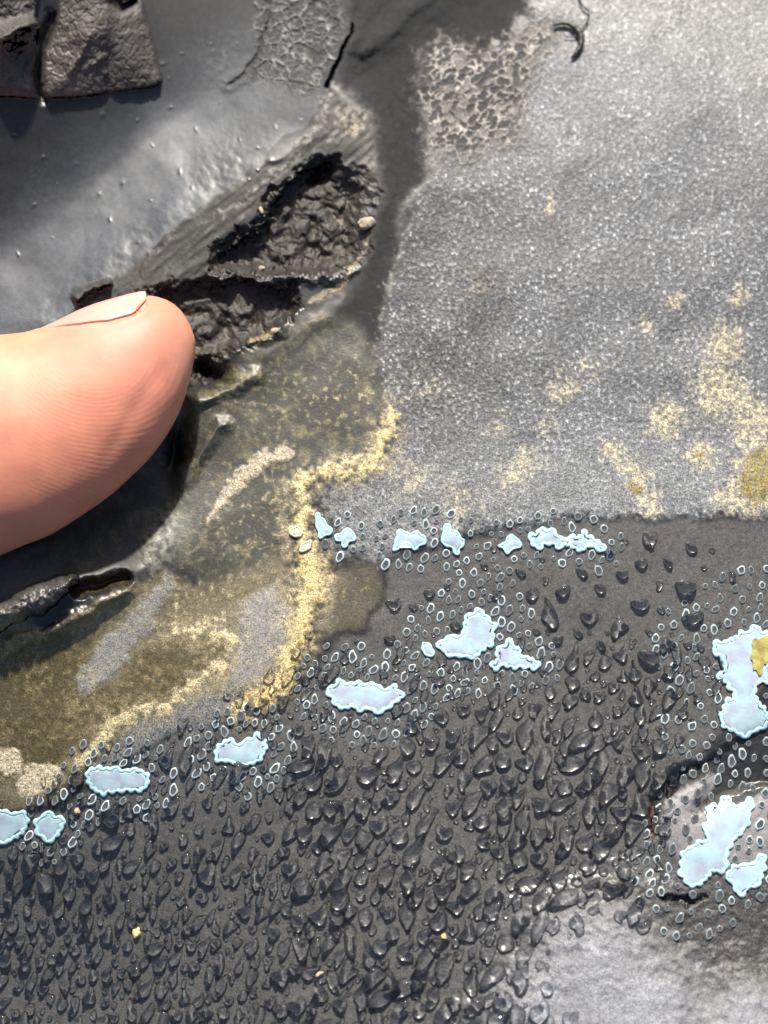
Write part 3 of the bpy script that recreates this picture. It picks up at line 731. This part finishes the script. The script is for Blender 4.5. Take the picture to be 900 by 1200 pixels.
def finger_colour(u, v):
    c = np.empty(u.shape + (3,)); c[:] = (.70, .28, .18)
    def l(colr, m):
        nonlocal c
        m = np.clip(m, 0, 1)[..., None]; c = c * (1 - m) + np.array(colr) * m
    g = lambda x, y, r, s: np.exp(-((u - x) / r) ** 2 - ((v - y) / s) ** 2)
    l((.64, .32, .19), .9 * g(30, 450, 80, 55))
    l((.72, .27, .165), .9 * sstep(-60, 40, (v - 645) + .62 * u + 40))
    l((.72, .28, .20), .6 * g(185, 470, 40, 60))
    l((.72, .34, .24), .7 * sstep(30, 0, 228 - u + 0 * v))
    l((.72, .35, .25), .6 * g(110, 395, 60, 20))
    c = c * (1 + .10 * fbm(u, v, 40, 881, 3)[..., None] * np.array((.3, 1, 1.1)))
    return c

finger = mesh_obj('finger', FV, ff, skin_material('skin', (.8, .44, .32), .42))
tag(finger, 'bare fingertip reaching in from the left edge, nail upward, towards the tear', 'finger')
fme = finger.data
fu, fv = np.r_[pu.ravel(), 228, -700], np.r_[pv.ravel(), 394, 640]
fcol = finger_colour(fu, fv)
a = fme.attributes.new('albedo', 'FLOAT_COLOR', 'POINT'); a.data.foreach_set('color', np.c_[fcol, np.ones(len(fcol))].astype(np.float32).ravel())
rd = np.hypot((fu - 122), (fv - 425) * 1.05)
a = fme.attributes.new('ridge_phase', 'FLOAT', 'POINT'); a.data.foreach_set('value', (rd * 2 * np.pi / 5.0 + 2.2 * fbm(fu, fv, 46, 755, 3)).astype(np.float32))
ra_ = np.clip(.75 + .9 * fbm(fu, fv, 34, 777, 3), .1, 1.3) * sstep(35, 90, rd) * sstep(20, 120, fu) * (0.25 + .75 * sstep(400, 460, fv))
a = fme.attributes.new('ridge_amount', 'FLOAT', 'POINT'); a.data.foreach_set('value', ra_.astype(np.float32))
# nail plate with its pale free edge
def nail_piece(i0, i1, ni, na, offo, name, material, parent):
    vv, fcs = [], []
    ii = np.linspace(i0, i1, ni)
    for lay_ in (0, 1):
        for i in ii:
            x = np.clip((i - n0) / (n1_ - n0), 0, 1.2)
            lim = float(nail_phi(min(i, n1_)))
            lim *= 1 - .45 * (max(0, x - .82) / .24) ** 2
            for t in np.linspace(-1, 1, na):
                thick = offo * (.5 + .5 * min(1, x * 2)) * (1 - .9 * abs(t) ** 5)
                p = fsurf(np.array([min(i, NS - 1.01)]), np.array([t * lim]), thick if lay_ == 0 else -.012)[0]
                vv.append(p)
    w = ni * na
    for i in range(ni - 1):
        for j in range(na - 1):
            a_ = i * na + j
            fcs.append((a_, a_ + 1, a_ + na + 1, a_ + na))
            fcs.append((w + a_, w + a_ + na, w + a_ + na + 1, w + a_ + 1))
    for i in range(ni - 1):
        for j in (0, na - 1):
            a_ = i * na + j
            fcs.append((a_, a_ + na, w + a_ + na, w + a_))
    for j in range(na - 1):
        for i in (0, ni - 1):
            a_ = i * na + j
            fcs.append((a_, w + a_, w + a_ + 1, a_ + 1))
    o = mesh_obj(name, vv, fcs, material, parent)
    bm = bmesh.new(); bm.from_mesh(o.data); bmesh.ops.recalc_face_normals(bm, faces=bm.faces); bm.to_mesh(o.data); bm.free()
    o.data.set_sharp_from_angle(angle=math.radians(50))
    return o
def nail_mat(nm, c):
    m = simple(nm, c, .28, noise=tuple(x * .95 for x in c), scale=5, coat=.3)
    b = m.node_tree.nodes['Principled BSDF']
    b.inputs['Subsurface Weight'].default_value = .3; b.inputs['Subsurface Scale'].default_value = .06; b.inputs['Subsurface Radius'].default_value = (1, .5, .4)
    return m
nsplit = n1_ - (n1_ - n0) * .07
nail = nail_piece(n0, nsplit, 40, 40, .034, 'nail', nail_mat('nail_plate', (.74, .40, .33)), finger)
nail_piece(nsplit - .05, n1_ + 1.2, 8, 40, .036, 'free_edge', nail_mat('nail_edge', (.76, .53, .41)), nail)

# --- building the patches
def smooth_loop(p, it=2):
    p = np.array(p, float)
    for _ in range(it):
        q = np.roll(p, -1, 0)
        p = np.stack([.75 * p + .25 * q, .25 * p + .75 * q], 1).reshape(-1, 2)
    return p

def make_patch(label, pts, k):
    p = smooth_loop(pts, 2)
    area = .5 * np.sum(p[:, 0] * np.roll(p[:, 1], -1) - np.roll(p[:, 0], -1) * p[:, 1])
    if area < 0: p = p[::-1]
    big = math.sqrt(abs(area))
    # resample, then scallop the edge
    c_ = np.vstack([p, p[:1]]); d_ = np.r_[0, np.cumsum(np.hypot(*np.diff(c_, axis=0).T))]
    n = max(30, int(d_[-1] / 1.6)); t_ = np.linspace(0, d_[-1], n, endpoint=False)
    p = np.stack([np.interp(t_, d_, c_[:, 0]), np.interp(t_, d_, c_[:, 1])], 1)
    tn = np.roll(p, -1, 0) - np.roll(p, 1, 0); tn /= np.maximum(np.linalg.norm(tn, axis=1, keepdims=True), 1e-6)
    ncell = max(5, int(d_[-1] / R.uniform(8.5, 10.5))); ph_ = t_ / d_[-1] * ncell + .35 * np.sin(t_ / 13 + k)
    amp = np.array([R.uniform(.1, 1) for _ in range(ncell + 2)])[np.clip((ph_ % ncell).astype(int), 0, ncell)]
    p = p + np.stack([tn[:, 1], -tn[:, 0]], 1) * ((3.6 if big > 25 else 1.3) * amp * np.abs(np.sin(np.pi * ph_)))[:, None]
    rw = 1.6 if big < 25 else 2.6                                   # rim half width in photo points
    tan = np.roll(p, -1, 0) - np.roll(p, 1, 0); tan /= np.maximum(np.linalg.norm(tan, axis=1, keepdims=True), 1e-6)
    nin = np.stack([-tan[:, 1], tan[:, 0]], 1)                      # inward
    cream = 'cream' in label
    # film: outer skirt, shoulder, then the filled top, laid on the sheet's smoothed height
    bm = bmesh.new()
    rings = []
    for off, dz in ((0, -.014), (rw * .5, .012), (rw * 1.7, .019)):
        q = p + nin * off
        rings.append([bm.verts.new((a_, b_, dz)) for a_, b_ in q])
    for k_ in (0, 1):
        for i in range(n):
            j = (i + 1) % n
            bm.faces.new((rings[k_][i], rings[k_ + 1][i], rings[k_ + 1][j], rings[k_][j])).material_index = 1
    f = bm.faces.new(rings[2])
    tri = bmesh.ops.triangulate(bm, faces=[f])
    for _ in range(2):
        long_ = [e for e in bm.edges if not e.is_boundary and e.calc_length() > 9]
        if long_:
            bmesh.ops.subdivide_edges(bm, edges=long_, cuts=1)
            bmesh.ops.triangulate(bm, faces=[f_ for f_ in bm.faces if len(f_.verts) > 4])
    for v in bm.verts:
        v.co = [float(w) for w in at(v.co.x, v.co.y, float(hs(v.co.x, v.co.y)) + v.co.z)]
    bmesh.ops.recalc_face_normals(bm, faces=bm.faces)
    for f_ in bm.faces: f_.smooth = True
    me = bpy.data.meshes.new('glint_fleck_patch'); bm.to_mesh(me); bm.free()
    me.materials.append(M_CREAM if cream else M_GLINT); me.materials.append(M_CREAM if cream else M_GLINT_RIM)
    o = bpy.data.objects.new('glint_fleck_patch', me); col.objects.link(o)
    tag(o, label, 'patch', 'pale patches on the sheet')
    # rim bead all round
    vv, fcs, m = [], [], 8
    wig = 1 + .35 * np.array([math.sin(i * .9 + k) for i in range(n)]) * (np.array([R.random() for _ in range(n)]) * .5 + .5)
    for i in range(n):
        for a_ in range(m):
            t = 2 * math.pi * a_ / m
            q = p[i] + nin[i] * (rw * .55 + rw * wig[i] * math.cos(t))
            z = float(hs(q[0], q[1])) + .010 + .011 * math.sin(t)
            vv.append([float(w) for w in at(q[0], q[1], z)])
    for i in range(n):
        for a_ in range(m):
            fcs.append((i * m + a_, i * m + (a_ + 1) % m, ((i + 1) % n) * m + (a_ + 1) % m, ((i + 1) % n) * m + a_))
    mesh_obj('rim', vv, fcs, M_CREAM if cream else M_GLINT_RIM, o)
    return o

M_CREAM = simple('cream_fleck', (.62, .58, .46), .5, noise=(.55, .50, .36), scale=12)
patch_objs = [make_patch(l, p, k) for k, (l, p) in enumerate(PATCHES)]
# the yellow flank of the hourglass patch
yp = smooth_loop(tr([(768, 390), (790, 365), (815, 385), (840, 355), (960, 350), (960, 480), (880, 500), (860, 540), (845, 530), (838, 600), (815, 615), (800, 570), (775, 575), (780, 520), (758, 500), (775, 440)], 5.456, 740, 680), 1)
bm = bmesh.new()
x, y, z = at(yp[:, 0], yp[:, 1], hz(yp[:, 0], yp[:, 1]) + .030); top = [bm.verts.new(c) for c in zip(x, y, z)]
x, y, z = at(yp[:, 0], yp[:, 1], hz(yp[:, 0], yp[:, 1]) + .004); low = [bm.verts.new(c) for c in zip(x, y, z)]
for i in range(len(yp)):
    j = (i + 1) % len(yp); bm.faces.new((low[i], low[j], top[j], top[i]))
bmesh.ops.triangulate(bm, faces=[bm.faces.new(top)])
bmesh.ops.recalc_face_normals(bm, faces=bm.faces)
me = bpy.data.meshes.new('yellow_crust'); bm.to_mesh(me); bm.free(); me.materials.append(M_YELLOW)
hourglass = patch_objs[16]
yo = bpy.data.objects.new('yellow_crust', me); col.objects.link(yo); yo.parent = hourglass

# --- placing beads and drops
def inside(poly, x, y):
    ins = False
    for (ax, ay), (bx, by) in zip(poly, poly[1:] + poly[:1]):
        if (ay > y) != (by > y) and x < (bx - ax) * (y - ay) / (by - ay) + ax: ins = not ins
    return ins
def pdist(poly, x, y):
    b = 1e9
    for (ax, ay), (bx, by) in zip(poly, poly[1:] + poly[:1]):
        ex, ey = bx - ax, by - ay
        t = max(0, min(1, ((x - ax) * ex + (y - ay) * ey) / (ex * ex + ey * ey + 1e-9)))
        b = min(b, math.hypot(x - ax - t * ex, y - ay - t * ey))
    return -b if inside(poly, x, y) else b

# ringed beads round the patches
def bead_mesh(seed):
    r = random.Random(seed)
    vv, fcs, m = [(0, 0, .2)], [], 12
    prof = [(.40, .24), (.66, .34), (.86, .34), (1.0, -.1)]
    el = r.uniform(1.1, 1.7)
    wob = [1 + r.uniform(-.16, .16) for _ in range(m)]
    for rad, z in prof:
        for a_ in range(m):
            t = 2 * math.pi * a_ / m
            vv.append((rad * wob[a_] * math.cos(t), rad * wob[a_] * math.sin(t) * el, z))
    for a_ in range(m): fcs.append((0, 1 + a_, 1 + (a_ + 1) % m))
    for k in range(len(prof) - 1):
        for a_ in range(m):
            b0, b1 = 1 + k * m, 1 + (k + 1) * m
            fcs.append((b0 + a_, b1 + a_, b1 + (a_ + 1) % m, b0 + (a_ + 1) % m))
    me = bpy.data.meshes.new('ring_bead'); me.from_pydata(vv, [], fcs)
    me.materials.append(M_BEADMID); me.materials.append(M_BEADGLINT)
    me.polygons.foreach_set('material_index', [0] * m + [0] * m + [1] * m * (len(prof) - 2))
    me.polygons.foreach_set('use_smooth', [True] * len(me.polygons))
    return me
BEADS = [bead_mesh(s) for s in range(8)]
ZONES = {16: ('yellow flanked hourglass patch', 70, 1), 17: ('slanting patch over the mauve skin', 60, 1), 4: ('corner patch of the wet edge', 24, .8), 5: ('upright knobbly patch', 22, .8), 6: ('diamond patch of the wet edge', 24, .9), 7: ('chain-like patch of the wet edge', 22, .9), 8: ('boot-shaped patch', 48, 1), 9: ('tapering grey blue patch', 26, 1),
         11: ('wide toothed patch', 42, 1), 12: ('jagged patch with a hanging drop', 34, .9), 13: ('oblong blurred patch', 34, .9), 15: ('small blurred patch by the left edge', 26, .7), 1: ('three lobed tiny patch', 16, .7)}
beads = []
polys = [list(map(tuple, p)) for _, p in PATCHES]
def spot_ok(x, y, r):
    return all((x - a_) ** 2 + ((y - b_)) ** 2 > (r + c_) ** 2 for a_, b_, c_, *_ in beads)
for k, (txt, reach, dens) in ZONES.items():
    poly = polys[k]
    xs, ys = [q[0] for q in poly], [q[1] for q in poly]
    for _ in range(int(2600 * dens)):
        x, y = R.uniform(min(xs) - reach, max(xs) + reach), R.uniform(min(ys) - reach, max(ys) + reach)
        if not (-12 < x < 915): continue
        d = pdist(poly, x, y)
        if d < 8 or d > reach or R.random() > 1.15 - d / reach * .7: continue
        if k in (16, 17) and x > 903: continue
        if min(pdist(q, x, y) for q in polys) < 6.5: continue
        if k in (4, 5, 6, 7) and y < 612 and R.random() < .5: continue
        r = R.uniform(3.0, 5.0)
        if not spot_ok(x, y, r + R.uniform(2.4, 8.5 if k > 13 else 5.5)): continue
        mx_, my_ = sum(xs) / len(xs), sum(ys) / len(ys)
        side = ('left of' if x < mx_ else 'right of') if abs(x - mx_) > abs(y - my_) * (max(xs) - min(xs) + 20) / (max(ys) - min(ys) + 20) else ('above' if y < my_ else 'below')
        beads.append((x, y, r, side + ' the ' + txt))
print('beads', len(beads))
beads.sort(key=lambda b_: -b_[2])
for x, y, r, txt in beads[:300]:
    o = bpy.data.objects.new('ring_bead', R.choice(BEADS)); col.objects.link(o)
    s = r * .00692
    o.location = [float(w) for w in at(x, y, float(hz(x, y)) + .002)]
    o.scale = (s, s, s * .9); o.rotation_euler = (0, 0, math.radians(R.gauss(-18, 14)))
    tag(o, 'tiny bead with painted bright ring ' + txt, 'bead', 'ringed beads round the pale patches')

vv, fcs, mi = [], [], []
for x, y, r, txt in beads[300:]:                                    # the smallest ones
    me = R.choice(BEADS); s = r * .00692
    cx, cy, cz = [float(w) for w in at(x, y, float(hz(x, y)) + .002)]
    an = math.radians(R.gauss(-18, 14)); c, s_ = math.cos(an), math.sin(an)
    base = len(vv)
    for v in me.vertices: vv.append((cx + s * (v.co.x * c - v.co.y * s_), cy + s * (v.co.x * s_ + v.co.y * c), cz + s * .9 * v.co.z))
    for p_ in me.polygons: fcs.append([base + q for q in p_.vertices]); mi.append(p_.material_index)
if vv:
    fb = mesh_obj('fine_beads', vv, fcs, [M_BEADMID, M_BEADGLINT])
    fb.data.polygons.foreach_set('material_index', mi)
    tag(fb, 'smallest beads with painted bright rings scattered among the others', 'beads', kind='stuff')

# water drops
def drop_mesh(seed, kind):
    r = random.Random(seed)
    m = 22
    ph_ = [r.uniform(0, 6.28) for _ in range(5)]
    if kind == 'long': st, am = r.uniform(1.5, 2.3), (.08, .14, .15, .10)
    elif kind == 'wide': st, am = r.uniform(.5, .68), (.06, .10, .08, .05)
    elif kind == 'odd': st, am = r.uniform(1.0, 1.5), (.12, .18, .22, .16)
    else: st, am = r.uniform(1.0, 1.3), (.06, .09, .08, .06)
    bend, taper = (r.uniform(-.8, .8), r.uniform(-.55, .55)) if kind in ('long', 'odd') else (r.uniform(-.2, .2), 0)
    prof = [(.25, .985), (.48, .92), (.68, .79), (.84, .59), (.95, .33), (1.0, .10), (1.0, -.12)]
    vv, fcs = [(0, 0, 1.0)], []
    for rad, z in prof:
        for a_ in range(m):
            t = 2 * math.pi * a_ / m
            q = 1 + sum(am[k] * math.sin((k + 1) * t + ph_[k]) for k in range(4))
            q = 1 + (q - 1) * (rad ** 1.3)
            x, y = rad * q * math.cos(t), rad * q * math.sin(t) * st
            x *= 1 - taper * y / st
            vv.append((x + bend * (y / st) ** 2 * .5, y, z))
    for a_ in range(m): fcs.append((0, 1 + a_, 1 + (a_ + 1) % m))
    for k in range(len(prof) - 1):
        for a_ in range(m):
            b0, b1 = 1 + k * m, 1 + (k + 1) * m
            fcs.append((b0 + a_, b1 + a_, b1 + (a_ + 1) % m, b0 + (a_ + 1) % m))
    me = bpy.data.meshes.new('water_drop'); me.from_pydata(vv, [], fcs); me.materials.append(M_WATER)
    me.polygons.foreach_set('use_smooth', [True] * len(me.polygons))
    return me
DM = {k: [drop_mesh(100 * i + s, k) for s in range(14)] for i, k in enumerate(('long', 'wide', 'odd', 'round'))}
DROPZONE = [(-60, 1000), (60, 985), (100, 945), (190, 905), (240, 880), (330, 845), (350, 800), (470, 790), (500, 700), (540, 655), (640, 640), (720, 636), (830, 660), (845, 740), (800, 800), (775, 880), (755, 920), (750, 1000), (735, 1035), (690, 1025), (640, 1050), (600, 1090), (585, 1150), (620, 1215), (600, 1290), (-60, 1290)]
drops = []
def dsize(x, y):
    """typical half width of a drop at a place, and how tightly they crowd"""
    if y < 740: return (4.5, 9.5), 10
    if y < 860: return (3, 7.6), 3.4
    if x < 330: return (3.0, 6.8), 2.8 if y > 1000 else 6
    return (3.0, 9.4), 2.2
fixed = [(360 + 355, 648, 7, 'wide'), (752, 660, 8, 'wide'), (783, 660, 7, 'wide'), (803, 688, 13, 'wide'), (750, 708, 11, 'wide'), (813, 724, 12, 'wide'), (660, 692, 10, 'wide'), (703, 690, 8, 'wide'),
         (760, 770, 13, 'wide'), (277, 905, 9, 'long'), (33, 1010, 9, 'long'), (53, 1033, 9, 'long'), (132, 955, 9, 'long'), (135, 985, 8, 'long'), (245, 1023, 9, 'long'), (195, 890, 8, 'odd'), (217, 892, 9, 'long')]
for x, y, r, k in fixed: drops.append((x, y, r, k))
def try_drops(n, lo, hi):
    cell = {}
    for d in drops: cell.setdefault((int(d[0] // 30), int(d[1] // 30)), []).append(d)
    for _ in range(n):
        x, y = R.uniform(-50, 860), R.uniform(630, 1280)
        if not inside(DROPZONE, x, y) and pdist(DROPZONE, x, y) > 60 * R.random() ** 2.5: continue
        (a_, b_), gap = dsize(x, y)
        r = a_ + (b_ - a_) * (lo + (hi - lo) * R.random())
        if r < 2: continue
        if y < 740 and R.random() < .6: continue
        ok = True
        st = 1.3
        for i in (-1, 0, 1):
            for j in (-1, 0, 1):
                for ox, oy, orr, _ in cell.get((int(x // 30) + i, int(y // 30) + j), []):
                    if math.hypot(x - ox, (y - oy) / st) < (r + orr) * .92 + gap * .8: ok = False; break
        if not ok: continue
        if min(pdist(q, x, y) for q in polys) < r + 2: continue
        if any((x - q[0]) ** 2 + (y - q[1]) ** 2 < (r + q[2] * .6) ** 2 for q in beads): continue
        k = 'wide' if y < 760 and R.random() < .7 else R.choices(('long', 'odd', 'round'), (.5, .42, .08) if r > 4.6 else (.3, .4, .3))[0]
        d = (x, y, r, k); drops.append(d); cell.setdefault((int(x // 30), int(y // 30)), []).append(d)
try_drops(2500, .7, 1.0); try_drops(6000, .35, .7); try_drops(9000, -.15, .3)
print('drops', len(drops))
def zone_of(x, y):
    if y < 760: return 'on the sparse strip under the wet edge' if x < 700 else 'on the sparse strip by the right hand beads'
    if y < 880: return 'below the boot-shaped patch' if x > 500 else 'round the wide toothed patch'
    if x < 120: return 'in the blurred lower left corner'
    if x < 300: return 'below the jagged patch' if y < 1040 else 'in the lower left beading'
    if x < 480: return 'at the bottom edge near the middle' if y > 1130 else 'in the dense beading at bottom centre' if y > 1020 else 'in the dense beading under the toothed patch'
    if y > 1020: return 'at the bottom edge beside the pale swell' if y > 1120 else 'at the top left rim of the pale swell'
    return 'left of the mauve grey skin' if x > 640 else 'halfway between the toothed patch and the mauve skin'
KW = {'long': 'long', 'wide': 'flat wide', 'odd': 'knobbly star-edged', 'round': 'small rounded'}
def place(o, x, y, r, k):
    s = r * .00692
    o.location = [float(w) for w in at(x, y, float(hz(x, y)))]
    o.scale = (s, s, s * R.uniform(.95, 1.3))
    lean = -28 if k != 'wide' else -8
    ang = R.gauss(lean, 20)
    o.rotation_euler = (0, 0, math.radians(ang))
    return 'upright' if abs(ang) < 14 else 'leaning' if ang > -42 else 'strongly leaning'
order = sorted([d for d in drops if -15 < d[0] < 905 and d[1] < 1212], key=lambda d: -d[2])
top300 = set(map(id, order[:300]))
tiny = []
for d in drops:
    x, y, r, k = d
    if id(d) in top300:
        o = bpy.data.objects.new('water_drop', R.choice(DM[k])); col.objects.link(o)
        how = place(o, x, y, r, k)
        o.cycles.is_caustics_caster = True
        sz = 'big' if r > 7.8 else 'mid-sized' if r > 6.2 else 'small'
        kw = KW[k].replace('small ', '') if k in ('wide', 'round') else how + ' ' + KW[k]
        tag(o, f'{sz} {kw} water drop {zone_of(x, y)}', 'water drop', 'water drops beaded on the wet sheet')
    else: tiny.append(d)
vv, fcs = [], []
for x, y, r, k in tiny:
    me = R.choice(DM[k]); s = r * .00692
    cx, cy, cz = [float(w) for w in at(x, y, float(hz(x, y)))]
    an = math.radians(R.gauss(-25, 12)); c, s_ = math.cos(an), math.sin(an)
    base = len(vv)
    for v in me.vertices: vv.append((cx + s * (v.co.x * c - v.co.y * s_), cy + s * (v.co.x * s_ + v.co.y * c), cz + s * .95 * v.co.z))
    for p_ in me.polygons: fcs.append([base + q for q in p_.vertices])
td = mesh_obj('fine_droplets', vv, fcs, M_WATER)
td.cycles.is_caustics_caster = True
tag(td, 'fine water droplets between the larger drops', 'droplets', kind='stuff')

# --- grains of grit
M_GRIT = simple('grit', (.55, .43, .29), .6, noise=(.68, .58, .45), scale=25, bump=.6)
M_GRIT_Y = simple('amber_grit', (.70, .50, .16), .35, noise=(.80, .64, .35), scale=25, bump=.4)
def grain_of(label, x, y, rx, ry, rot, material, seed):
    r = random.Random(seed)
    bm = bmesh.new(); bmesh.ops.create_icosphere(bm, subdivisions=2, radius=1)
    for v in bm.verts: v.co *= 1 + r.uniform(-.18, .18)
    me = bpy.data.meshes.new('grit_grain'); bm.to_mesh(me); bm.free(); me.materials.append(material)
    o = bpy.data.objects.new('grit_grain', me); col.objects.link(o)
    s = .00692
    z = float(hz(x, y)) + min(rx, ry) * s * .35
    o.location = [float(w) for w in at(x, y, z)]; o.scale = (rx * s, ry * s, min(rx, ry) * s * .7); o.rotation_euler = (0, 0, math.radians(rot))
    tag(o, label, 'grit grain', 'loose grains of grit')
grain_of('cream grit grain in the right end of the tear', 429, 261, 11, 8, 15, M_GRIT, 1)
grain_of('small white grit grain on the torn lip above the hollow', 306, 246, 2.5, 5, 20, M_GRIT, 2)
grain_of('cream grit grain on the ridge between the two hollows', 307, 314, 4, 2.6, 0, M_GRIT, 3)
grain_of('pale grit grain below the lower hollow', 322, 387, 5, 3.4, 10, M_GRIT, 4)
grain_of('amber grit grain between drops at the lower left', 160, 1093, 5, 6, 0, M_GRIT_Y, 5)
grain_of('pinkish grit grain beside the small blurred patch', 89, 950, 5, 4.5, 0, M_GRIT, 6)
grain_of('yellowish grit grain in the beading near the bottom', 520, 1098, 3, 4, 0, M_GRIT_Y, 7)
grain_of('tiny pale grit grain near the bottom edge', 374, 1142, 5, 3, 20, M_GRIT, 8)

# --- curled dark fragment with its loose thread
M_FRAG = simple('fragment', (.035, .034, .032), .4, bump=.4, scale=30)
def tube(pts, name, material, parent=None, m=10, lift=0.02):
    q = cr(pts, 8 * len(pts))
    vv, fcs = [], []
    ctr = np.array([[float(w) for w in at(a_, b_, float(hz(a_, b_)) + lift + c_ * .004)] for a_, b_, c_ in q])
    t = np.gradient(ctr, axis=0); t /= np.linalg.norm(t, axis=1, keepdims=True)
    for i in range(len(q)):
        n = np.cross(t[i], (0, 0, 1)); n /= np.linalg.norm(n); b = np.cross(n, t[i])
        for a_ in range(m):
            an = 2 * math.pi * a_ / m
            vv.append(ctr[i] + .00692 * q[i, 2] * (n * math.cos(an) + .7 * b * math.sin(an)))
    for i in range(len(q) - 1):
        for a_ in range(m): fcs.append((i * m + a_, i * m + (a_ + 1) % m, (i + 1) * m + (a_ + 1) % m, (i + 1) * m + a_))
    fcs += [tuple(range(m))[::-1], tuple((len(q) - 1) * m + a_ for a_ in range(m))]
    return mesh_obj(name, vv, fcs, material, parent)
frag = tube([(649, 30, 1.6), (656, 27, 2.6), (667, 28, 3.2), (676, 34, 4.2), (681, 43, 4.4), (680, 54, 3.6), (674, 63, 2.6), (669, 69, .8)], 'curled_fragment', M_FRAG)
tag(frag, 'dark hooked fragment with a thin thread, on the pale dust near the top', 'fragment')
tube([(682, 33, 1.2), (688, 25, 1.2), (690, 14, 1.0), (685, 9, 1.2), (681, 4, 1.0), (678, -8, 1.2)], 'thread', M_FRAG, frag, 6)
tube([(661, 42, .8), (668, 43, .9), (677, 42, 1.0)], 'thread', M_FRAG, frag, 6)
